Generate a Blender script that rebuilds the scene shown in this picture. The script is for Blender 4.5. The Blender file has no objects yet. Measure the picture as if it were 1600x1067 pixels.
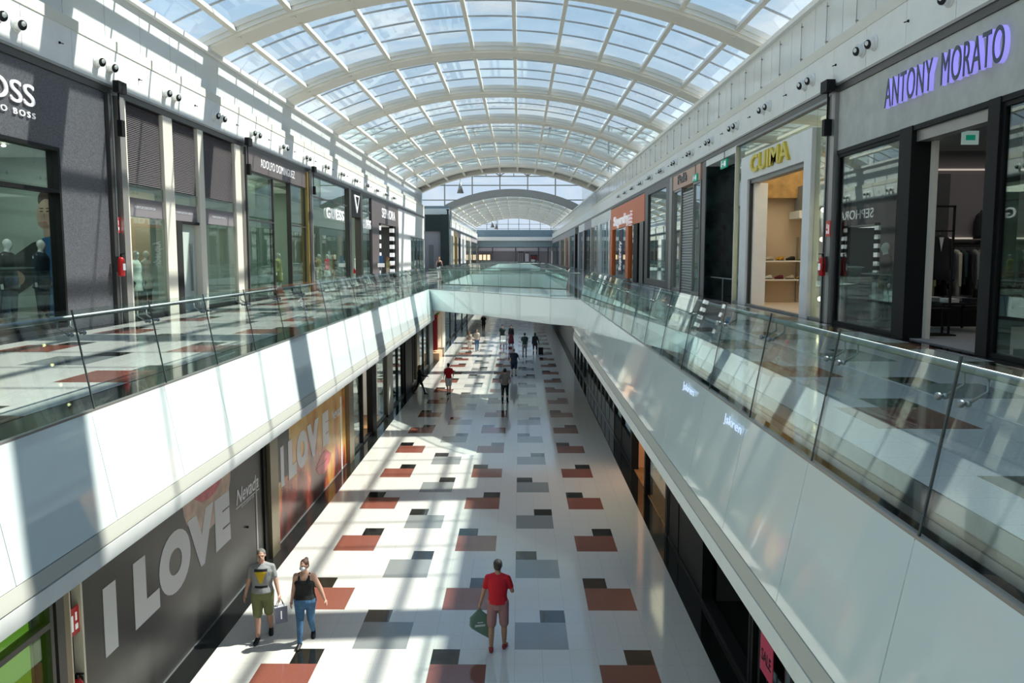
import bpy, math, random
from mathutils import Vector, Matrix, Euler
random.seed(7)
SC = bpy.context.scene
COL = SC.collection
PI = math.pi

# ---------------------------------------------------------------- camera
# world: X right, Y along the mall, Z up; ground floor z=0, upper floor z=5.8, eye 7.5
FPX = 1302.0
pitch = math.atan(133 / FPX)
yaw = math.atan(12 * math.cos(pitch) / FPX)
cd = bpy.data.cameras.new('camera')
cam = bpy.data.objects.new('camera', cd)
COL.objects.link(cam)
cd.sensor_width = 36.0
cd.lens = FPX / 1600 * 36.0
cd.clip_end = 2000
cam.location = (0, 0, 7.5)
cam.rotation_euler = (PI / 2 - pitch, 0, yaw)
SC.camera = cam

# ---------------------------------------------------------------- colour management, light paths
SC.view_settings.view_transform = 'Standard'
SC.view_settings.look = 'None'
SC.view_settings.gamma = 1.0
SC.view_settings.use_curve_mapping = False
SC.view_settings.exposure = 0.07
cy = SC.cycles
cy.max_bounces = 9
cy.diffuse_bounces = 4
cy.glossy_bounces = 4
cy.transmission_bounces = 4
cy.transparent_max_bounces = 24
cy.caustics_reflective = False
cy.caustics_refractive = False
cy.sample_clamp_indirect = 4.0

# ---------------------------------------------------------------- sky
world = bpy.data.worlds.new('sky')
SC.world = world
world.use_nodes = True
nt = world.node_tree
nt.nodes.clear()
def wn(t, **k):
    n = nt.nodes.new(t)
    for a, b in k.items(): setattr(n, a, b)
    return n
tc = wn('ShaderNodeTexCoord'); sep = wn('ShaderNodeSeparateXYZ')
nt.links.new(tc.outputs['Generated'], sep.inputs[0])
ramp = wn('ShaderNodeValToRGB')
ramp.color_ramp.elements[0].position = 0.0; ramp.color_ramp.elements[0].color = (0.86, 0.93, 1.0, 1)
ramp.color_ramp.elements[1].position = 0.75; ramp.color_ramp.elements[1].color = (0.15, 0.36, 0.75, 1)
e = ramp.color_ramp.elements.new(0.30); e.color = (0.42, 0.63, 0.88, 1)
nt.links.new(sep.outputs['Z'], ramp.inputs[0])
div = wn('ShaderNodeVectorMath', operation='DIVIDE')
cmb = wn('ShaderNodeCombineXYZ')
mx = wn('ShaderNodeMath', operation='MAXIMUM'); mx.inputs[1].default_value = 0.08
nt.links.new(sep.outputs['Z'], mx.inputs[0])
for i in range(3): nt.links.new(mx.outputs[0], cmb.inputs[i])
nt.links.new(tc.outputs['Generated'], div.inputs[0]); nt.links.new(cmb.outputs[0], div.inputs[1])
noi = wn('ShaderNodeTexNoise'); noi.inputs['Scale'].default_value = 1.1; noi.inputs['Detail'].default_value = 7; noi.inputs['Roughness'].default_value = 0.62
nt.links.new(div.outputs[0], noi.inputs['Vector'])
cr = wn('ShaderNodeValToRGB')
cr.color_ramp.elements[0].position = 0.50; cr.color_ramp.elements[0].color = (0, 0, 0, 1)
cr.color_ramp.elements[1].position = 0.72; cr.color_ramp.elements[1].color = (0.8, 0.8, 0.8, 1)
nt.links.new(noi.outputs['Fac'], cr.inputs[0])
mix = wn('ShaderNodeMixRGB'); mix.inputs['Color2'].default_value = (1.0, 1.0, 1.0, 1)
nt.links.new(cr.outputs[0], mix.inputs['Fac']); nt.links.new(ramp.outputs[0], mix.inputs['Color1'])
bg = wn('ShaderNodeBackground'); bg.inputs['Strength'].default_value = 0.95
nt.links.new(mix.outputs[0], bg.inputs[0])
wo = wn('ShaderNodeOutputWorld'); nt.links.new(bg.outputs[0], wo.inputs[0])

# ---------------------------------------------------------------- sun (high on the right, light falls to the left wall)
SUN_DIR = Vector((-0.655, -0.23, -1.0)).normalized()
sd = bpy.data.lights.new('sun', 'SUN')
sd.energy = 8.1
sd.angle = math.radians(0.9)
sd.color = (1.0, 0.96, 0.89)
sun = bpy.data.objects.new('sun', sd)
COL.objects.link(sun)
sun.rotation_euler = SUN_DIR.to_track_quat('-Z', 'Y').to_euler()
sun.location = (20, 30, 40)

def area_light(loc, size, power, color=(1, .9, .75), rot=(0, 0, 0), sy=None):
    l = bpy.data.lights.new('shop_lamp', 'AREA'); l.energy = power; l.color = color
    l.shape = 'RECTANGLE'; l.size = size; l.size_y = sy or size
    o = bpy.data.objects.new('shop_lamp', l); COL.objects.link(o); o.location = loc; o.rotation_euler = rot
    return o

# ================================================================ constants
XC = -1.15
ZF = 5.8          # upper floor
XL, XR = -10.35, 7.95       # upper shopfront planes
GL, GR = -6.29, 4.0         # ground shopfront planes
EL, ER = -4.66, 2.38        # void edges at z = 5.8
ZB = 11.78        # underside of the bulkhead
YEND = 205.0

# ================================================================ materials
def mat(name, col, rough=0.5, metal=0.0, ior=1.45, noise=None, bump=None, emit=None, spec=None, coat=0):
    m = bpy.data.materials.new(name); m.use_nodes = True
    N = m.node_tree; b = N.nodes['Principled BSDF']
    b.inputs['Base Color'].default_value = (*col, 1)
    b.inputs['Roughness'].default_value = rough
    b.inputs['Metallic'].default_value = metal
    b.inputs['IOR'].default_value = ior
    if coat: b.inputs['Coat Weight'].default_value = coat; b.inputs['Coat Roughness'].default_value = 0.03
    if emit: b.inputs['Emission Color'].default_value = (*emit[0], 1); b.inputs['Emission Strength'].default_value = emit[1]
    if noise:
        sc, amt = noise[0], noise[1]
        t = N.nodes.new('ShaderNodeTexCoord'); n = N.nodes.new('ShaderNodeTexNoise')
        n.inputs['Scale'].default_value = sc; n.inputs['Detail'].default_value = 5
        N.links.new(t.outputs['Object'], n.inputs['Vector'])
        r = N.nodes.new('ShaderNodeValToRGB')
        r.color_ramp.elements[0].position = 0.3; r.color_ramp.elements[1].position = 0.7
        c0 = tuple(max(0, c * (1 - amt)) for c in col); c1 = tuple(min(1, c * (1 + amt)) for c in col)
        if len(noise) > 2: c1 = noise[2]
        r.color_ramp.elements[0].color = (*c0, 1); r.color_ramp.elements[1].color = (*c1, 1)
        N.links.new(n.outputs['Fac'], r.inputs[0]); N.links.new(r.outputs[0], b.inputs['Base Color'])
    if bump:
        t = N.nodes.new('ShaderNodeTexCoord'); n = N.nodes.new('ShaderNodeTexNoise')
        n.inputs['Scale'].default_value = bump[0]; bp = N.nodes.new('ShaderNodeBump'); bp.inputs['Strength'].default_value = bump[1]
        bp.inputs['Distance'].default_value = 0.02
        N.links.new(t.outputs['Object'], n.inputs['Vector']); N.links.new(n.outputs['Fac'], bp.inputs['Height'])
        N.links.new(bp.outputs[0], b.inputs['Normal'])
    return m

def glass(name, tint=(0.9, 0.96, 0.95), ior=1.45, dirt=0.0, dirtcol=(.8, .85, .85)):
    m = bpy.data.materials.new(name); m.use_nodes = True
    N = m.node_tree; N.nodes.clear()
    o = N.nodes.new('ShaderNodeOutputMaterial')
    t = N.nodes.new('ShaderNodeBsdfTransparent'); t.inputs[0].default_value = (*tint, 1)
    g = N.nodes.new('ShaderNodeBsdfGlossy'); g.inputs['Roughness'].default_value = 0.0; g.inputs[0].default_value = (0.93, 1, 0.99, 1)
    f = N.nodes.new('ShaderNodeFresnel'); f.inputs[0].default_value = ior
    gm = N.nodes.new('ShaderNodeNewGeometry'); io = N.nodes.new('ShaderNodeMix')      # same reflectance from either side of the sheet
    io.inputs[2].default_value = ior; io.inputs[3].default_value = 1 / ior
    N.links.new(gm.outputs['Backfacing'], io.inputs[0]); N.links.new(io.outputs[0], f.inputs[0])
    mx = N.nodes.new('ShaderNodeMixShader')
    N.links.new(f.outputs[0], mx.inputs[0]); N.links.new(t.outputs[0], mx.inputs[1]); N.links.new(g.outputs[0], mx.inputs[2])
    last = mx
    if dirt:
        d = N.nodes.new('ShaderNodeBsdfTranslucent'); d.inputs[0].default_value = (*dirtcol, 1)
        n = N.nodes.new('ShaderNodeTexNoise'); n.inputs['Scale'].default_value = 0.9; n.inputs['Detail'].default_value = 4
        tcx = N.nodes.new('ShaderNodeTexCoord'); N.links.new(tcx.outputs['Object'], n.inputs['Vector'])
        r = N.nodes.new('ShaderNodeMapRange'); r.inputs['From Min'].default_value = 0.45; r.inputs['From Max'].default_value = 0.75
        r.inputs['To Min'].default_value = dirt * 0.25; r.inputs['To Max'].default_value = dirt
        N.links.new(n.outputs['Fac'], r.inputs['Value'])
        m2 = N.nodes.new('ShaderNodeMixShader')
        N.links.new(r.outputs[0], m2.inputs[0]); N.links.new(mx.outputs[0], m2.inputs[1]); N.links.new(d.outputs[0], m2.inputs[2])
        last = m2
    N.links.new(last.outputs[0], o.inputs[0])
    return m

M = {}
M['floor_white'] = mat('white_granite', (0.63, 0.612, 0.565), 0.09, ior=1.5, noise=(45, 0.10))
M['floor_red'] = mat('red_granite', (0.235, 0.078, 0.055), 0.10, ior=1.5, noise=(60, 0.25))
M['floor_black'] = mat('black_granite', (0.011, 0.012, 0.011), 0.07, ior=1.5, noise=(50, 0.5))
M['floor_grey'] = mat('grey_granite', (0.235, 0.25, 0.245), 0.10, ior=1.5, noise=(60, 0.15))
M['slab_glass'] = mat('white_back_painted_glass', (0.79, 0.875, 0.86), 0.03, ior=1.75)
M['strip'] = mat('beige_strip', (0.52, 0.52, 0.46), 0.35)
M['white'] = mat('white_paint', (0.84, 0.85, 0.82), 0.45, noise=(3, 0.03))
M['white_gloss'] = mat('white_gloss_panel', (0.74, 0.77, 0.76), 0.12, ior=1.5)
M['cream'] = mat('cream_paint', (0.72, 0.70, 0.60), 0.4)
M['arch'] = mat('cream_white_steel', (0.80, 0.77, 0.68), 0.38)
M['bar_grey'] = mat('pale_grey_glazing_bar', (0.42, 0.43, 0.42), 0.4)
M['bar_dark'] = mat('dark_grey_seal', (0.05, 0.06, 0.06), 0.5)
M['dark_metal'] = mat('dark_grey_metal', (0.07, 0.068, 0.065), 0.35, 0.4)
M['grey_metal'] = mat('grey_metal', (0.32, 0.31, 0.29), 0.35, 0.5)
M['steel'] = mat('brushed_steel', (0.28, 0.30, 0.30), 0.48, 0.8)
M['black'] = mat('black_paint', (0.008, 0.008, 0.008), 0.55, ior=1.3)
M['black_matt'] = mat('black_matt', (0.01, 0.01, 0.01), 0.8)
M['granite_dark'] = mat('dark_granite_cladding', (0.085, 0.088, 0.098), 0.42, noise=(38, 0.55), bump=(60, .2))
M['concrete'] = mat('grey_concrete_render', (0.50, 0.51, 0.475), 0.6, noise=(2.2, 0.12))
M['louvre'] = mat('grey_louvre', (0.12, 0.105, 0.11), 0.55)
M['brown_sign'] = mat('brown_grey_sign', (0.12, 0.10, 0.10), 0.4)
M['ivory'] = mat('ivory_pilaster', (0.72, 0.68, 0.58), 0.45)
M['gold'] = mat('gold_metal', (0.42, 0.30, 0.10), 0.35, 0.7)
M['bronze'] = mat('bronze_grey_metal', (0.24, 0.20, 0.13), 0.35, 0.6)
M['yellow'] = mat('yellow_letters', (0.75, 0.58, 0.05), 0.35)
M['orange'] = mat('orange_panel', (0.74, 0.16, 0.035), 0.4)
M['pink'] = mat('pink_beige_sign', (0.66, 0.42, 0.32), 0.5)
M['shutter'] = mat('grey_shutter', (0.42, 0.43, 0.41), 0.4, 0.3)
M['marble_black'] = mat('black_green_marble', (0.008, 0.012, 0.012), 0.12, ior=1.5, noise=(1.6, 0.5, (0.02, 0.04, 0.036)))
M['navy'] = mat('navy_banner', (0.01, 0.012, 0.05), 0.5)
M['beige_wall'] = mat('beige_interior', (0.62, 0.50, 0.36), 0.7)
M['warm_wall'] = mat('warm_timber', (0.46, 0.28, 0.10), 0.6, noise=(3, .25))
M['tile_orange'] = mat('pale_orange_tiles', (0.80, 0.48, 0.28), 0.35)
M['int_grey'] = mat('interior_grey', (0.25, 0.25, 0.24), 0.8)
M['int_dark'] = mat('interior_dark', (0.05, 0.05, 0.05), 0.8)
M['int_mint'] = mat('interior_mint', (0.45, 0.52, 0.47), 0.7)
M['int_mauve'] = mat('interior_mauve_grey', (0.21, 0.19, 0.20), 0.6)
M['hoard'] = mat('charcoal_hoarding', (0.036, 0.036, 0.034), 0.36, noise=(0.7, 0.25))
M['print_white'] = mat('pale_grey_print', (0.62, 0.63, 0.66), 0.5)
M['letter_white'] = mat('white_letters', (0.85, 0.85, 0.87), 0.4, emit=((1, 1, 1), 0.25))
M['letter_lit'] = mat('lit_white_letters', (0.85, 0.85, 0.85), 0.4, emit=((0.9, 0.95, 1), 2.0))
M['letter_violet'] = mat('violet_lit_edge', (0.4, 0.38, 0.8), 0.4, emit=((0.36, 0.32, 1.0), 0.6))
M['letter_navy'] = mat('navy_letter_face', (0.03, 0.045, 0.09), 0.3)
M['exit_green'] = mat('green_exit_sign', (0.0, 0.22, 0.13), 0.4, emit=((0.0, 0.30, 0.18), 0.35))
M['red_paint'] = mat('red_paint', (0.62, 0.02, 0.02), 0.3)
M['bulb'] = mat('warm_bulb', (1, .9, .7), 0.4, emit=((1, .78, .42), 14))
M['spot'] = mat('shop_spot', (1, 1, 1), 0.4, emit=((1, .93, .8), 6))
M['led'] = mat('led_strip', (1, 1, 1), 0.4, emit=((1, .85, .7), 0.32))
M['post_red'] = mat('dark_red_post', (0.26, 0.015, 0.02), 0.45)
M['mask_pale'] = mat('pale_green_sign', (0.5, 0.62, 0.58), 0.4, emit=((.5, .7, .65), .25))
M['sign_reflect'] = mat('painted_sign_reflection', (.6, .7, .9), .4, emit=((.6, .75, 1), .7))  # glow stands in for a lit sign mirrored in the glossy panels
M['sale'] = mat('pink_sale_sign', (0.80, 0.08, 0.16), 0.5)
M['lips'] = mat('printed_lips', (0.55, 0.12, 0.14), 0.35, noise=(3, .3))
M['face_skin'] = mat('printed_skin', (0.50, 0.34, 0.26), 0.35, noise=(2.2, .35))
M['leaf'] = mat('green_leaves', (0.18, 0.32, 0.03), 0.6)
M['purple'] = mat('purple_banner', (0.34, 0.12, 0.38), 0.5)
M['lilac'] = mat('lilac_grey_wall', (0.42, 0.39, 0.41), 0.6)
M['blue_grey'] = mat('blue_grey_panel', (0.22, 0.30, 0.34), 0.4)
M['teal_dark'] = mat('dark_teal_panel', (0.012, 0.03, 0.03), 0.3)
M['blue'] = mat('blue_print', (0.03, 0.13, 0.32), 0.5)
M['wood'] = mat('brown_wood', (0.25, 0.13, 0.05), 0.5, noise=(4, .3))
M['glass'] = glass('clear_glass', (0.90, 0.95, 0.935), 1.42)
M['shop_glass'] = glass('shop_window_glass', (0.80, 0.88, 0.85), 1.5)
M['rail_glass'] = glass('railing_glass', (0.93, 0.975, 0.965), 1.40)
M['roof_glass'] = glass('roof_glass', (0.89, 0.94, 0.93), 1.22, dirt=0.04)
M['green_glass'] = glass('green_film_glass', (0.50, 0.72, 0.18), 1.5)
M['blue_glass'] = glass('blue_tinted_glass', (0.80, 0.87, 0.94), 1.4)

def jointed(m, U_, V_, x0, y0):
    """thin grey joints between the granite slabs, on the real slab grid"""
    N = m.node_tree; b = N.nodes['Principled BSDF']; src = b.inputs['Base Color'].links[0].from_socket
    t = N.nodes.new('ShaderNodeTexCoord'); sp = N.nodes.new('ShaderNodeSeparateXYZ'); N.links.new(t.outputs['Object'], sp.inputs[0])
    outs = []
    for ax, per, o_ in (('X', U_, x0), ('Y', V_, y0)):
        a = N.nodes.new('ShaderNodeMath'); a.operation = 'SUBTRACT'; a.inputs[1].default_value = o_ - 50 * per - .003; N.links.new(sp.outputs[ax], a.inputs[0])
        m_ = N.nodes.new('ShaderNodeMath'); m_.operation = 'MODULO'; m_.inputs[1].default_value = per; N.links.new(a.outputs[0], m_.inputs[0])
        l = N.nodes.new('ShaderNodeMath'); l.operation = 'LESS_THAN'; l.inputs[1].default_value = .007; N.links.new(m_.outputs[0], l.inputs[0]); outs.append(l)
    mx = N.nodes.new('ShaderNodeMath'); mx.operation = 'MAXIMUM'; N.links.new(outs[0].outputs[0], mx.inputs[0]); N.links.new(outs[1].outputs[0], mx.inputs[1])
    c = N.nodes.new('ShaderNodeMixRGB'); N.links.new(mx.outputs[0], c.inputs[0]); N.links.new(src, c.inputs[1]); c.inputs[2].default_value = (.46, .45, .42, 1); N.links.new(c.outputs[0], b.inputs['Base Color'])
jointed(M['floor_white'], 0.521, 0.5947, -4.78, 20.65)

# ================================================================ mesh builder
class MB:
    def __init__(s): s.v = []; s.f = []; s.m = []; s.sm = []; s.mats = []
    def mi(s, m):
        if m not in s.mats: s.mats.append(m)
        return s.mats.index(m)
    def box(s, x0, x1, y0, y1, z0, z1, m=None):
        if x0 > x1: x0, x1 = x1, x0
        if y0 > y1: y0, y1 = y1, y0
        if z0 > z1: z0, z1 = z1, z0
        b = len(s.v)
        s.v += [(x0, y0, z0), (x1, y0, z0), (x1, y1, z0), (x0, y1, z0), (x0, y0, z1), (x1, y0, z1), (x1, y1, z1), (x0, y1, z1)]
        k = s.mi(m) if m else 0
        for q in ((0, 3, 2, 1), (4, 5, 6, 7), (0, 1, 5, 4), (1, 2, 6, 5), (2, 3, 7, 6), (3, 0, 4, 7)):
            s.f.append(tuple(b + i for i in q)); s.m.append(k); s.sm.append(False)
        return s
    def poly(s, pts, m=None, smooth=False):
        b = len(s.v); s.v += [tuple(p) for p in pts]; s.f.append(tuple(range(b, b + len(pts)))); s.m.append(s.mi(m) if m else 0); s.sm.append(smooth)
        return s
    def prism(s, pts, d, m=None):
        """closed outline pts (3D) pushed by vector d"""
        n = len(pts); b = len(s.v); d = Vector(d); k = s.mi(m) if m else 0
        s.v += [tuple(p) for p in pts] + [tuple(Vector(p) + d) for p in pts]
        s.f.append(tuple(range(b, b + n))[::-1]); s.f.append(tuple(range(b + n, b + 2 * n))); s.m += [k, k]; s.sm += [False, False]
        for i in range(n):
            j = (i + 1) % n
            s.f.append((b + i, b + j, b + n + j, b + n + i)); s.m.append(k); s.sm.append(False)
        return s
    def loft(s, rings, m=None, cap=True, smooth=True):
        n = len(rings[0]); b = len(s.v); k = s.mi(m) if m else 0
        for r in rings: s.v += [tuple(p) for p in r]
        for a in range(len(rings) - 1):
            for i in range(n):
                j = (i + 1) % n
                s.f.append((b + a * n + i, b + a * n + j, b + (a + 1) * n + j, b + (a + 1) * n + i)); s.m.append(k); s.sm.append(smooth)
        if cap:
            s.f.append(tuple(range(b, b + n))[::-1]); e = b + (len(rings) - 1) * n; s.f.append(tuple(range(e, e + n))); s.m += [k, k]; s.sm += [False, False]
        return s
    def tube(s, pts, rs, n=12, m=None, cap=True):
        pts = [Vector(p) for p in pts]
        if not isinstance(rs, (list, tuple)): rs = [rs] * len(pts)
        rings = []; up = None
        for i, p in enumerate(pts):
            d = (pts[min(i + 1, len(pts) - 1)] - pts[max(i - 1, 0)]).normalized()
            if up is None: up = Vector((0, 0, 1)) if abs(d.z) < .9 else Vector((1, 0, 0))
            a = d.cross(up).normalized(); c = a.cross(d).normalized(); up = c
            rings.append([p + (a * math.cos(2 * PI * t / n) + c * math.sin(2 * PI * t / n)) * rs[i] for t in range(n)])
        return s.loft(rings, m, cap)
    def ell(s, c, r, rot=None, n=14, h=9, m=None):
        c = Vector(c); R = Euler(rot).to_matrix() if rot else Matrix.Identity(3)
        if not isinstance(r, (list, tuple)): r = (r, r, r)
        rings = []
        for a in range(1, h):
            t = PI * a / h
            rings.append([c + R @ Vector((r[0] * math.sin(t) * math.cos(2 * PI * i / n), r[1] * math.sin(t) * math.sin(2 * PI * i / n), -r[2] * math.cos(t))) for i in range(n)])
        b = len(s.v); k = s.mi(m) if m else 0
        s.loft(rings, m, cap=False)
        i0 = len(s.v); s.v += [tuple(c + R @ Vector((0, 0, -r[2]))), tuple(c + R @ Vector((0, 0, r[2])))]
        e = b + (h - 2) * n
        for i in range(n):
            j = (i + 1) % n
            s.f.append((i0, b + j, b + i)); s.f.append((i0 + 1, e + i, e + j)); s.m += [k, k]; s.sm += [True, True]
        return s
    def cap(s, p0, r0, p1, r1, n=10, m=None):
        """tapered capsule"""
        p0 = Vector(p0); p1 = Vector(p1); d = (p1 - p0)
        L = d.length; d = d / L
        pts = []; rs = []
        for t in (-.95, -.7, -.35): pts.append(p0 + d * r0 * t); rs.append(r0 * math.sqrt(1 - t * t))
        pts += [p0, p1]; rs += [r0, r1]
        for t in (.35, .7, .95): pts.append(p1 + d * r1 * t); rs.append(r1 * math.sqrt(1 - t * t))
        # straight tube: constant frame
        up = Vector((0, 0, 1)) if abs(d.z) < .9 else Vector((1, 0, 0)); a = d.cross(up).normalized(); c = a.cross(d)
        return s.loft([[p + (a * math.cos(2 * PI * t / n) + c * math.sin(2 * PI * t / n)) * r for t in range(n)] for p, r in zip(pts, rs)], m)
    def obj(s, name, m=None, parent=None, loc=None, **tags):
        me = bpy.data.meshes.new(name); me.from_pydata([tuple(p) for p in s.v], [], s.f)
        if s.mats:
            for x in s.mats: me.materials.append(M[x] if isinstance(x, str) else x)
        elif m is not None: me.materials.append(M[m] if isinstance(m, str) else m)
        me.polygons.foreach_set('material_index', s.m if s.mats else [0] * len(s.f))
        me.polygons.foreach_set('use_smooth', s.sm)
        me.update()
        o = bpy.data.objects.new(name, me); COL.objects.link(o)
        if parent is not None:
            o.parent = parent
            if loc is None and parent.get('_abs'): o.matrix_parent_inverse = parent.matrix_local.inverted() if False else Matrix.Translation(-parent.location)
        if loc is not None: o.location = loc
        for k, v in tags.items(): o[k] = v
        return o

def thing(name, label, cat, loc=(0, 0, 0), rz=0, group=None, absolute=False):
    o = bpy.data.objects.new(name, None); COL.objects.link(o); o.empty_display_size = .2
    o.location = loc; o.rotation_euler = (0, 0, rz); o['label'] = label; o['category'] = cat
    if group: o['group'] = group
    if absolute: o['_abs'] = 1
    return o
def tag(o, label, cat, group=None):
    o['label'] = label; o['category'] = cat
    if group: o['group'] = group
    return o
def struct(o): o['kind'] = 'structure'; return o
def box(name, x0, x1, y0, y1, z0, z1, m, parent=None, **t): return MB().box(x0, x1, y0, y1, z0, z1).obj(name, m, parent, **t)
def copy_tree(o, parent=None):
    c = o.copy(); COL.objects.link(c)
    if parent is not None: c.parent = parent
    for ch in list(o.children): copy_tree(ch, c)
    return c

def text_mesh(txt, bold=0.0, extrude=0.05, shear=0.0, space=1.0):
    cu = bpy.data.curves.new('t', 'FONT'); cu.body = txt; cu.size = 1; cu.extrude = extrude; cu.offset = bold; cu.shear = shear; cu.space_character = space
    cu.resolution_u = 6
    o = bpy.data.objects.new('t', cu); COL.objects.link(o)
    dg = bpy.context.evaluated_depsgraph_get(); dg.update()
    me = bpy.data.meshes.new_from_object(o.evaluated_get(dg))
    bpy.data.objects.remove(o); bpy.data.curves.remove(cu)
    return me
def text_on(side, txt, X, y0, y1, z0, z1, m, parent, name='lettering', bold=0.0, depth=0.05, shear=0, flip=False, space=1.0):
    """raised lettering on a side wall. side -1: left wall, reads towards +Y; +1: right wall, reads towards -Y"""
    me = text_mesh(txt, bold, 0.5, shear, space)
    xs = [v.co.x for v in me.vertices]; ys = [v.co.y for v in me.vertices]
    a, b, c, d = min(xs), max(xs), min(ys), max(ys)
    for v in me.vertices:
        u = (v.co.x - a) / (b - a); w = (v.co.y - c) / (d - c); t = v.co.z + 0.5
        if flip: u = 1 - u
        Y = y0 + (y1 - y0) * u if side < 0 else y1 + (y0 - y1) * u
        v.co = (X - side * t * depth, Y, z0 + (z1 - z0) * w)
    me.materials.clear(); me.materials.append(M[m])
    o = bpy.data.objects.new(name, me); COL.objects.link(o)
    if parent is not None:
        o.parent = parent
        if parent.get('_abs'): o.matrix_parent_inverse = Matrix.Translation(-parent.location)
    return o

# ================================================================ SETTING
U, V = 0.521, 0.5947
MOT = {'r': 'floor_red', 'k': 'floor_black', 'g': 'floor_grey', 'w': 'floor_white'}
def motif(i, j, lo=0, hi=14):
    """granite inlay: red blocks and grey blocks in turn, each with a small black one behind it"""
    c, w = divmod(i, 3); r, q = divmod(j, 6)
    if not lo <= i < hi: return 'w'
    if w < 2:
        if c % 2 == 0:
            if q in (0, 1): return 'r'
            if q == 2 and w == ((r + (c // 2) + 1) % 2): return 'k'
        else:
            if q in (3, 4): return 'g'
            if q == 5 and w == ((r + (c // 2)) % 2): return 'k'
    return 'w'
def tiles(mb, X0, i0, i1, Y0, j0, j1, Z, lo=-99, hi=99):
    for j in range(j0, j1):
        run = None
        for i in range(i0, i1 + 1):
            k = motif(i, j, lo, hi) if i < i1 else None
            if run and k != run[0]:
                xa, xb = X0 + run[1] * U, X0 + i * U; ya, yb = Y0 + j * V, Y0 + (j + 1) * V
                mb.poly([(xa, ya, Z), (xb, ya, Z), (xb, yb, Z), (xa, yb, Z)], MOT[run[0]]); run = None
            if run is None and k: run = (k, i)
# ground floor: patterned field and black borders
g = MB()
tiles(g, -4.78, -2, 16, 20.65, -62, 310, 0.0, 0, 14)
g.box(GL - 6, -5.822, -16, YEND, -0.3, 0.0, 'floor_black')
g.box(3.556, GR + 6, -16, YEND, -0.3, 0.0, 'floor_black')
struct(g.obj('floor'))
# thin bright joint strips along the borders
j_ = MB(); j_.box(GL - .01, GL + .03, 0, 200, 0, .012, 'steel')
struct(j_.obj('trim_1'))

# upper floor slabs (walkways left / right, three crossings)
def slab_poly(mb, pts, z0, z1, mt, mside='white', mbot='white'):
    n = len(pts)
    mb.poly([(x, y, z1) for x, y in pts], mt)
    mb.poly([(x, y, z0) for x, y in reversed(pts)], mbot)
    for i in range(n):
        a, b = pts[i], pts[(i + 1) % n]
        mb.poly([(a[0], a[1], z0), (b[0], b[1], z0), (b[0], b[1], z1), (a[0], a[1], z1)], mside)
BF = [(EL, 42.9), (-3.2, 40.85), (-1.67, 38.75), (0, 36.0), (1.25, 33.9), (ER, 32.6)]   # near edge of the crossing
BB = [(EL, 51.0), (-1.2, 47.3), (ER, 43.2)]                                           # far edge
W2 = (79.0, 100.0, 185.0)
for side, nm, xa, xb in ((-1, 'left', XL - 7, EL), (1, 'right', ER, XR + 7)):
    s = MB(); slab_poly(s, [(xa, -16), (xb, -16), (xb, YEND), (xa, YEND)], 4.32, ZF - 0.004, 'floor_black')
    struct(s.obj('floor_upper_' + nm))
s = MB()
slab_poly(s, BF + BB[::-1], 4.75, ZF - .004, 'floor_grey')
slab_poly(s, [(EL, 79.0), (ER, 79.0), (ER, 100.0), (EL, 100.0)], 4.6, ZF - .004, 'floor_white')
slab_poly(s, [(EL, 185.0), (ER, 185.0), (ER, YEND), (EL, YEND)], 4.6, ZF - .004, 'floor_white')
slab_poly(s, [(EL, -16.0), (ER, -16.0), (ER, 1.2), (EL, 1.2)], 4.6, ZF - .004, 'floor_white')
struct(s.obj('floor_bridges'))
s = MB()
tiles(s, -4.78 - 3 * U, -7, 2, 20.65 - 16 * V, -44, 326, ZF)
tiles(s, -4.78 + 16 * U, -1, 8, 20.65 - 21 * V, -40, 330, ZF)
struct(s.obj('floor_upper_tiles'))

# edge fascia of back painted glass, leaning outwards, with a beige strip and a white lip below
LEAN = 0.23 / 1.19
def fascia(name, side, y0, y1, first):
    E_ = EL if side < 0 else ER
    d = -side
    a = MB(); pw = 1.86
    def X(off): return E_ + d * off
    y = y0
    while y < y1 - .05:
        e = min(y + pw, y1)
        a.prism([(X(0.0), y + .006, ZF + .01), (X(.23), y + .006, 4.61), (X(.18), y + .006, 4.61), (X(-.05), y + .006, ZF + .01)], (0, e - y - .012, 0), 'slab_glass')
        y = e
    a.prism([(X(.235), y0, 4.60), (X(.27), y0, 4.45), (X(.0), y0, 4.45), (X(.0), y0, 4.60)], (0, y1 - y0, 0), 'strip')
    a.box(X(.24), X(0), y0, y1, 4.43, 4.45, 'dark_metal')
    a.prism([(X(.27), y0, 4.43), (X(.27), y0, 4.25), (X(-.2), y0, 4.25), (X(-.2), y0, 4.43)], (0, y1 - y0, 0), 'white')
    a.prism([(X(-.04), y0, ZF), (X(-.04), y0, 4.5), (X(-.10), y0, 4.5), (X(-.10), y0, ZF)], (0, y1 - y0, 0), 'grey_metal')
    return struct(a.obj(name))
fascia('trim_2', -1, 1.46, BF[0][1], 0); fascia('trim_3', 1, 1.17, BF[-1][1], 0)
fascia('trim_4', -1, BB[0][1], 79, 0); fascia('trim_5', 1, BB[-1][1], 79, 0)
fascia('trim_6', -1, 100, 185, 0); fascia('trim_7', 1, 100, 185, 0)
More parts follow.
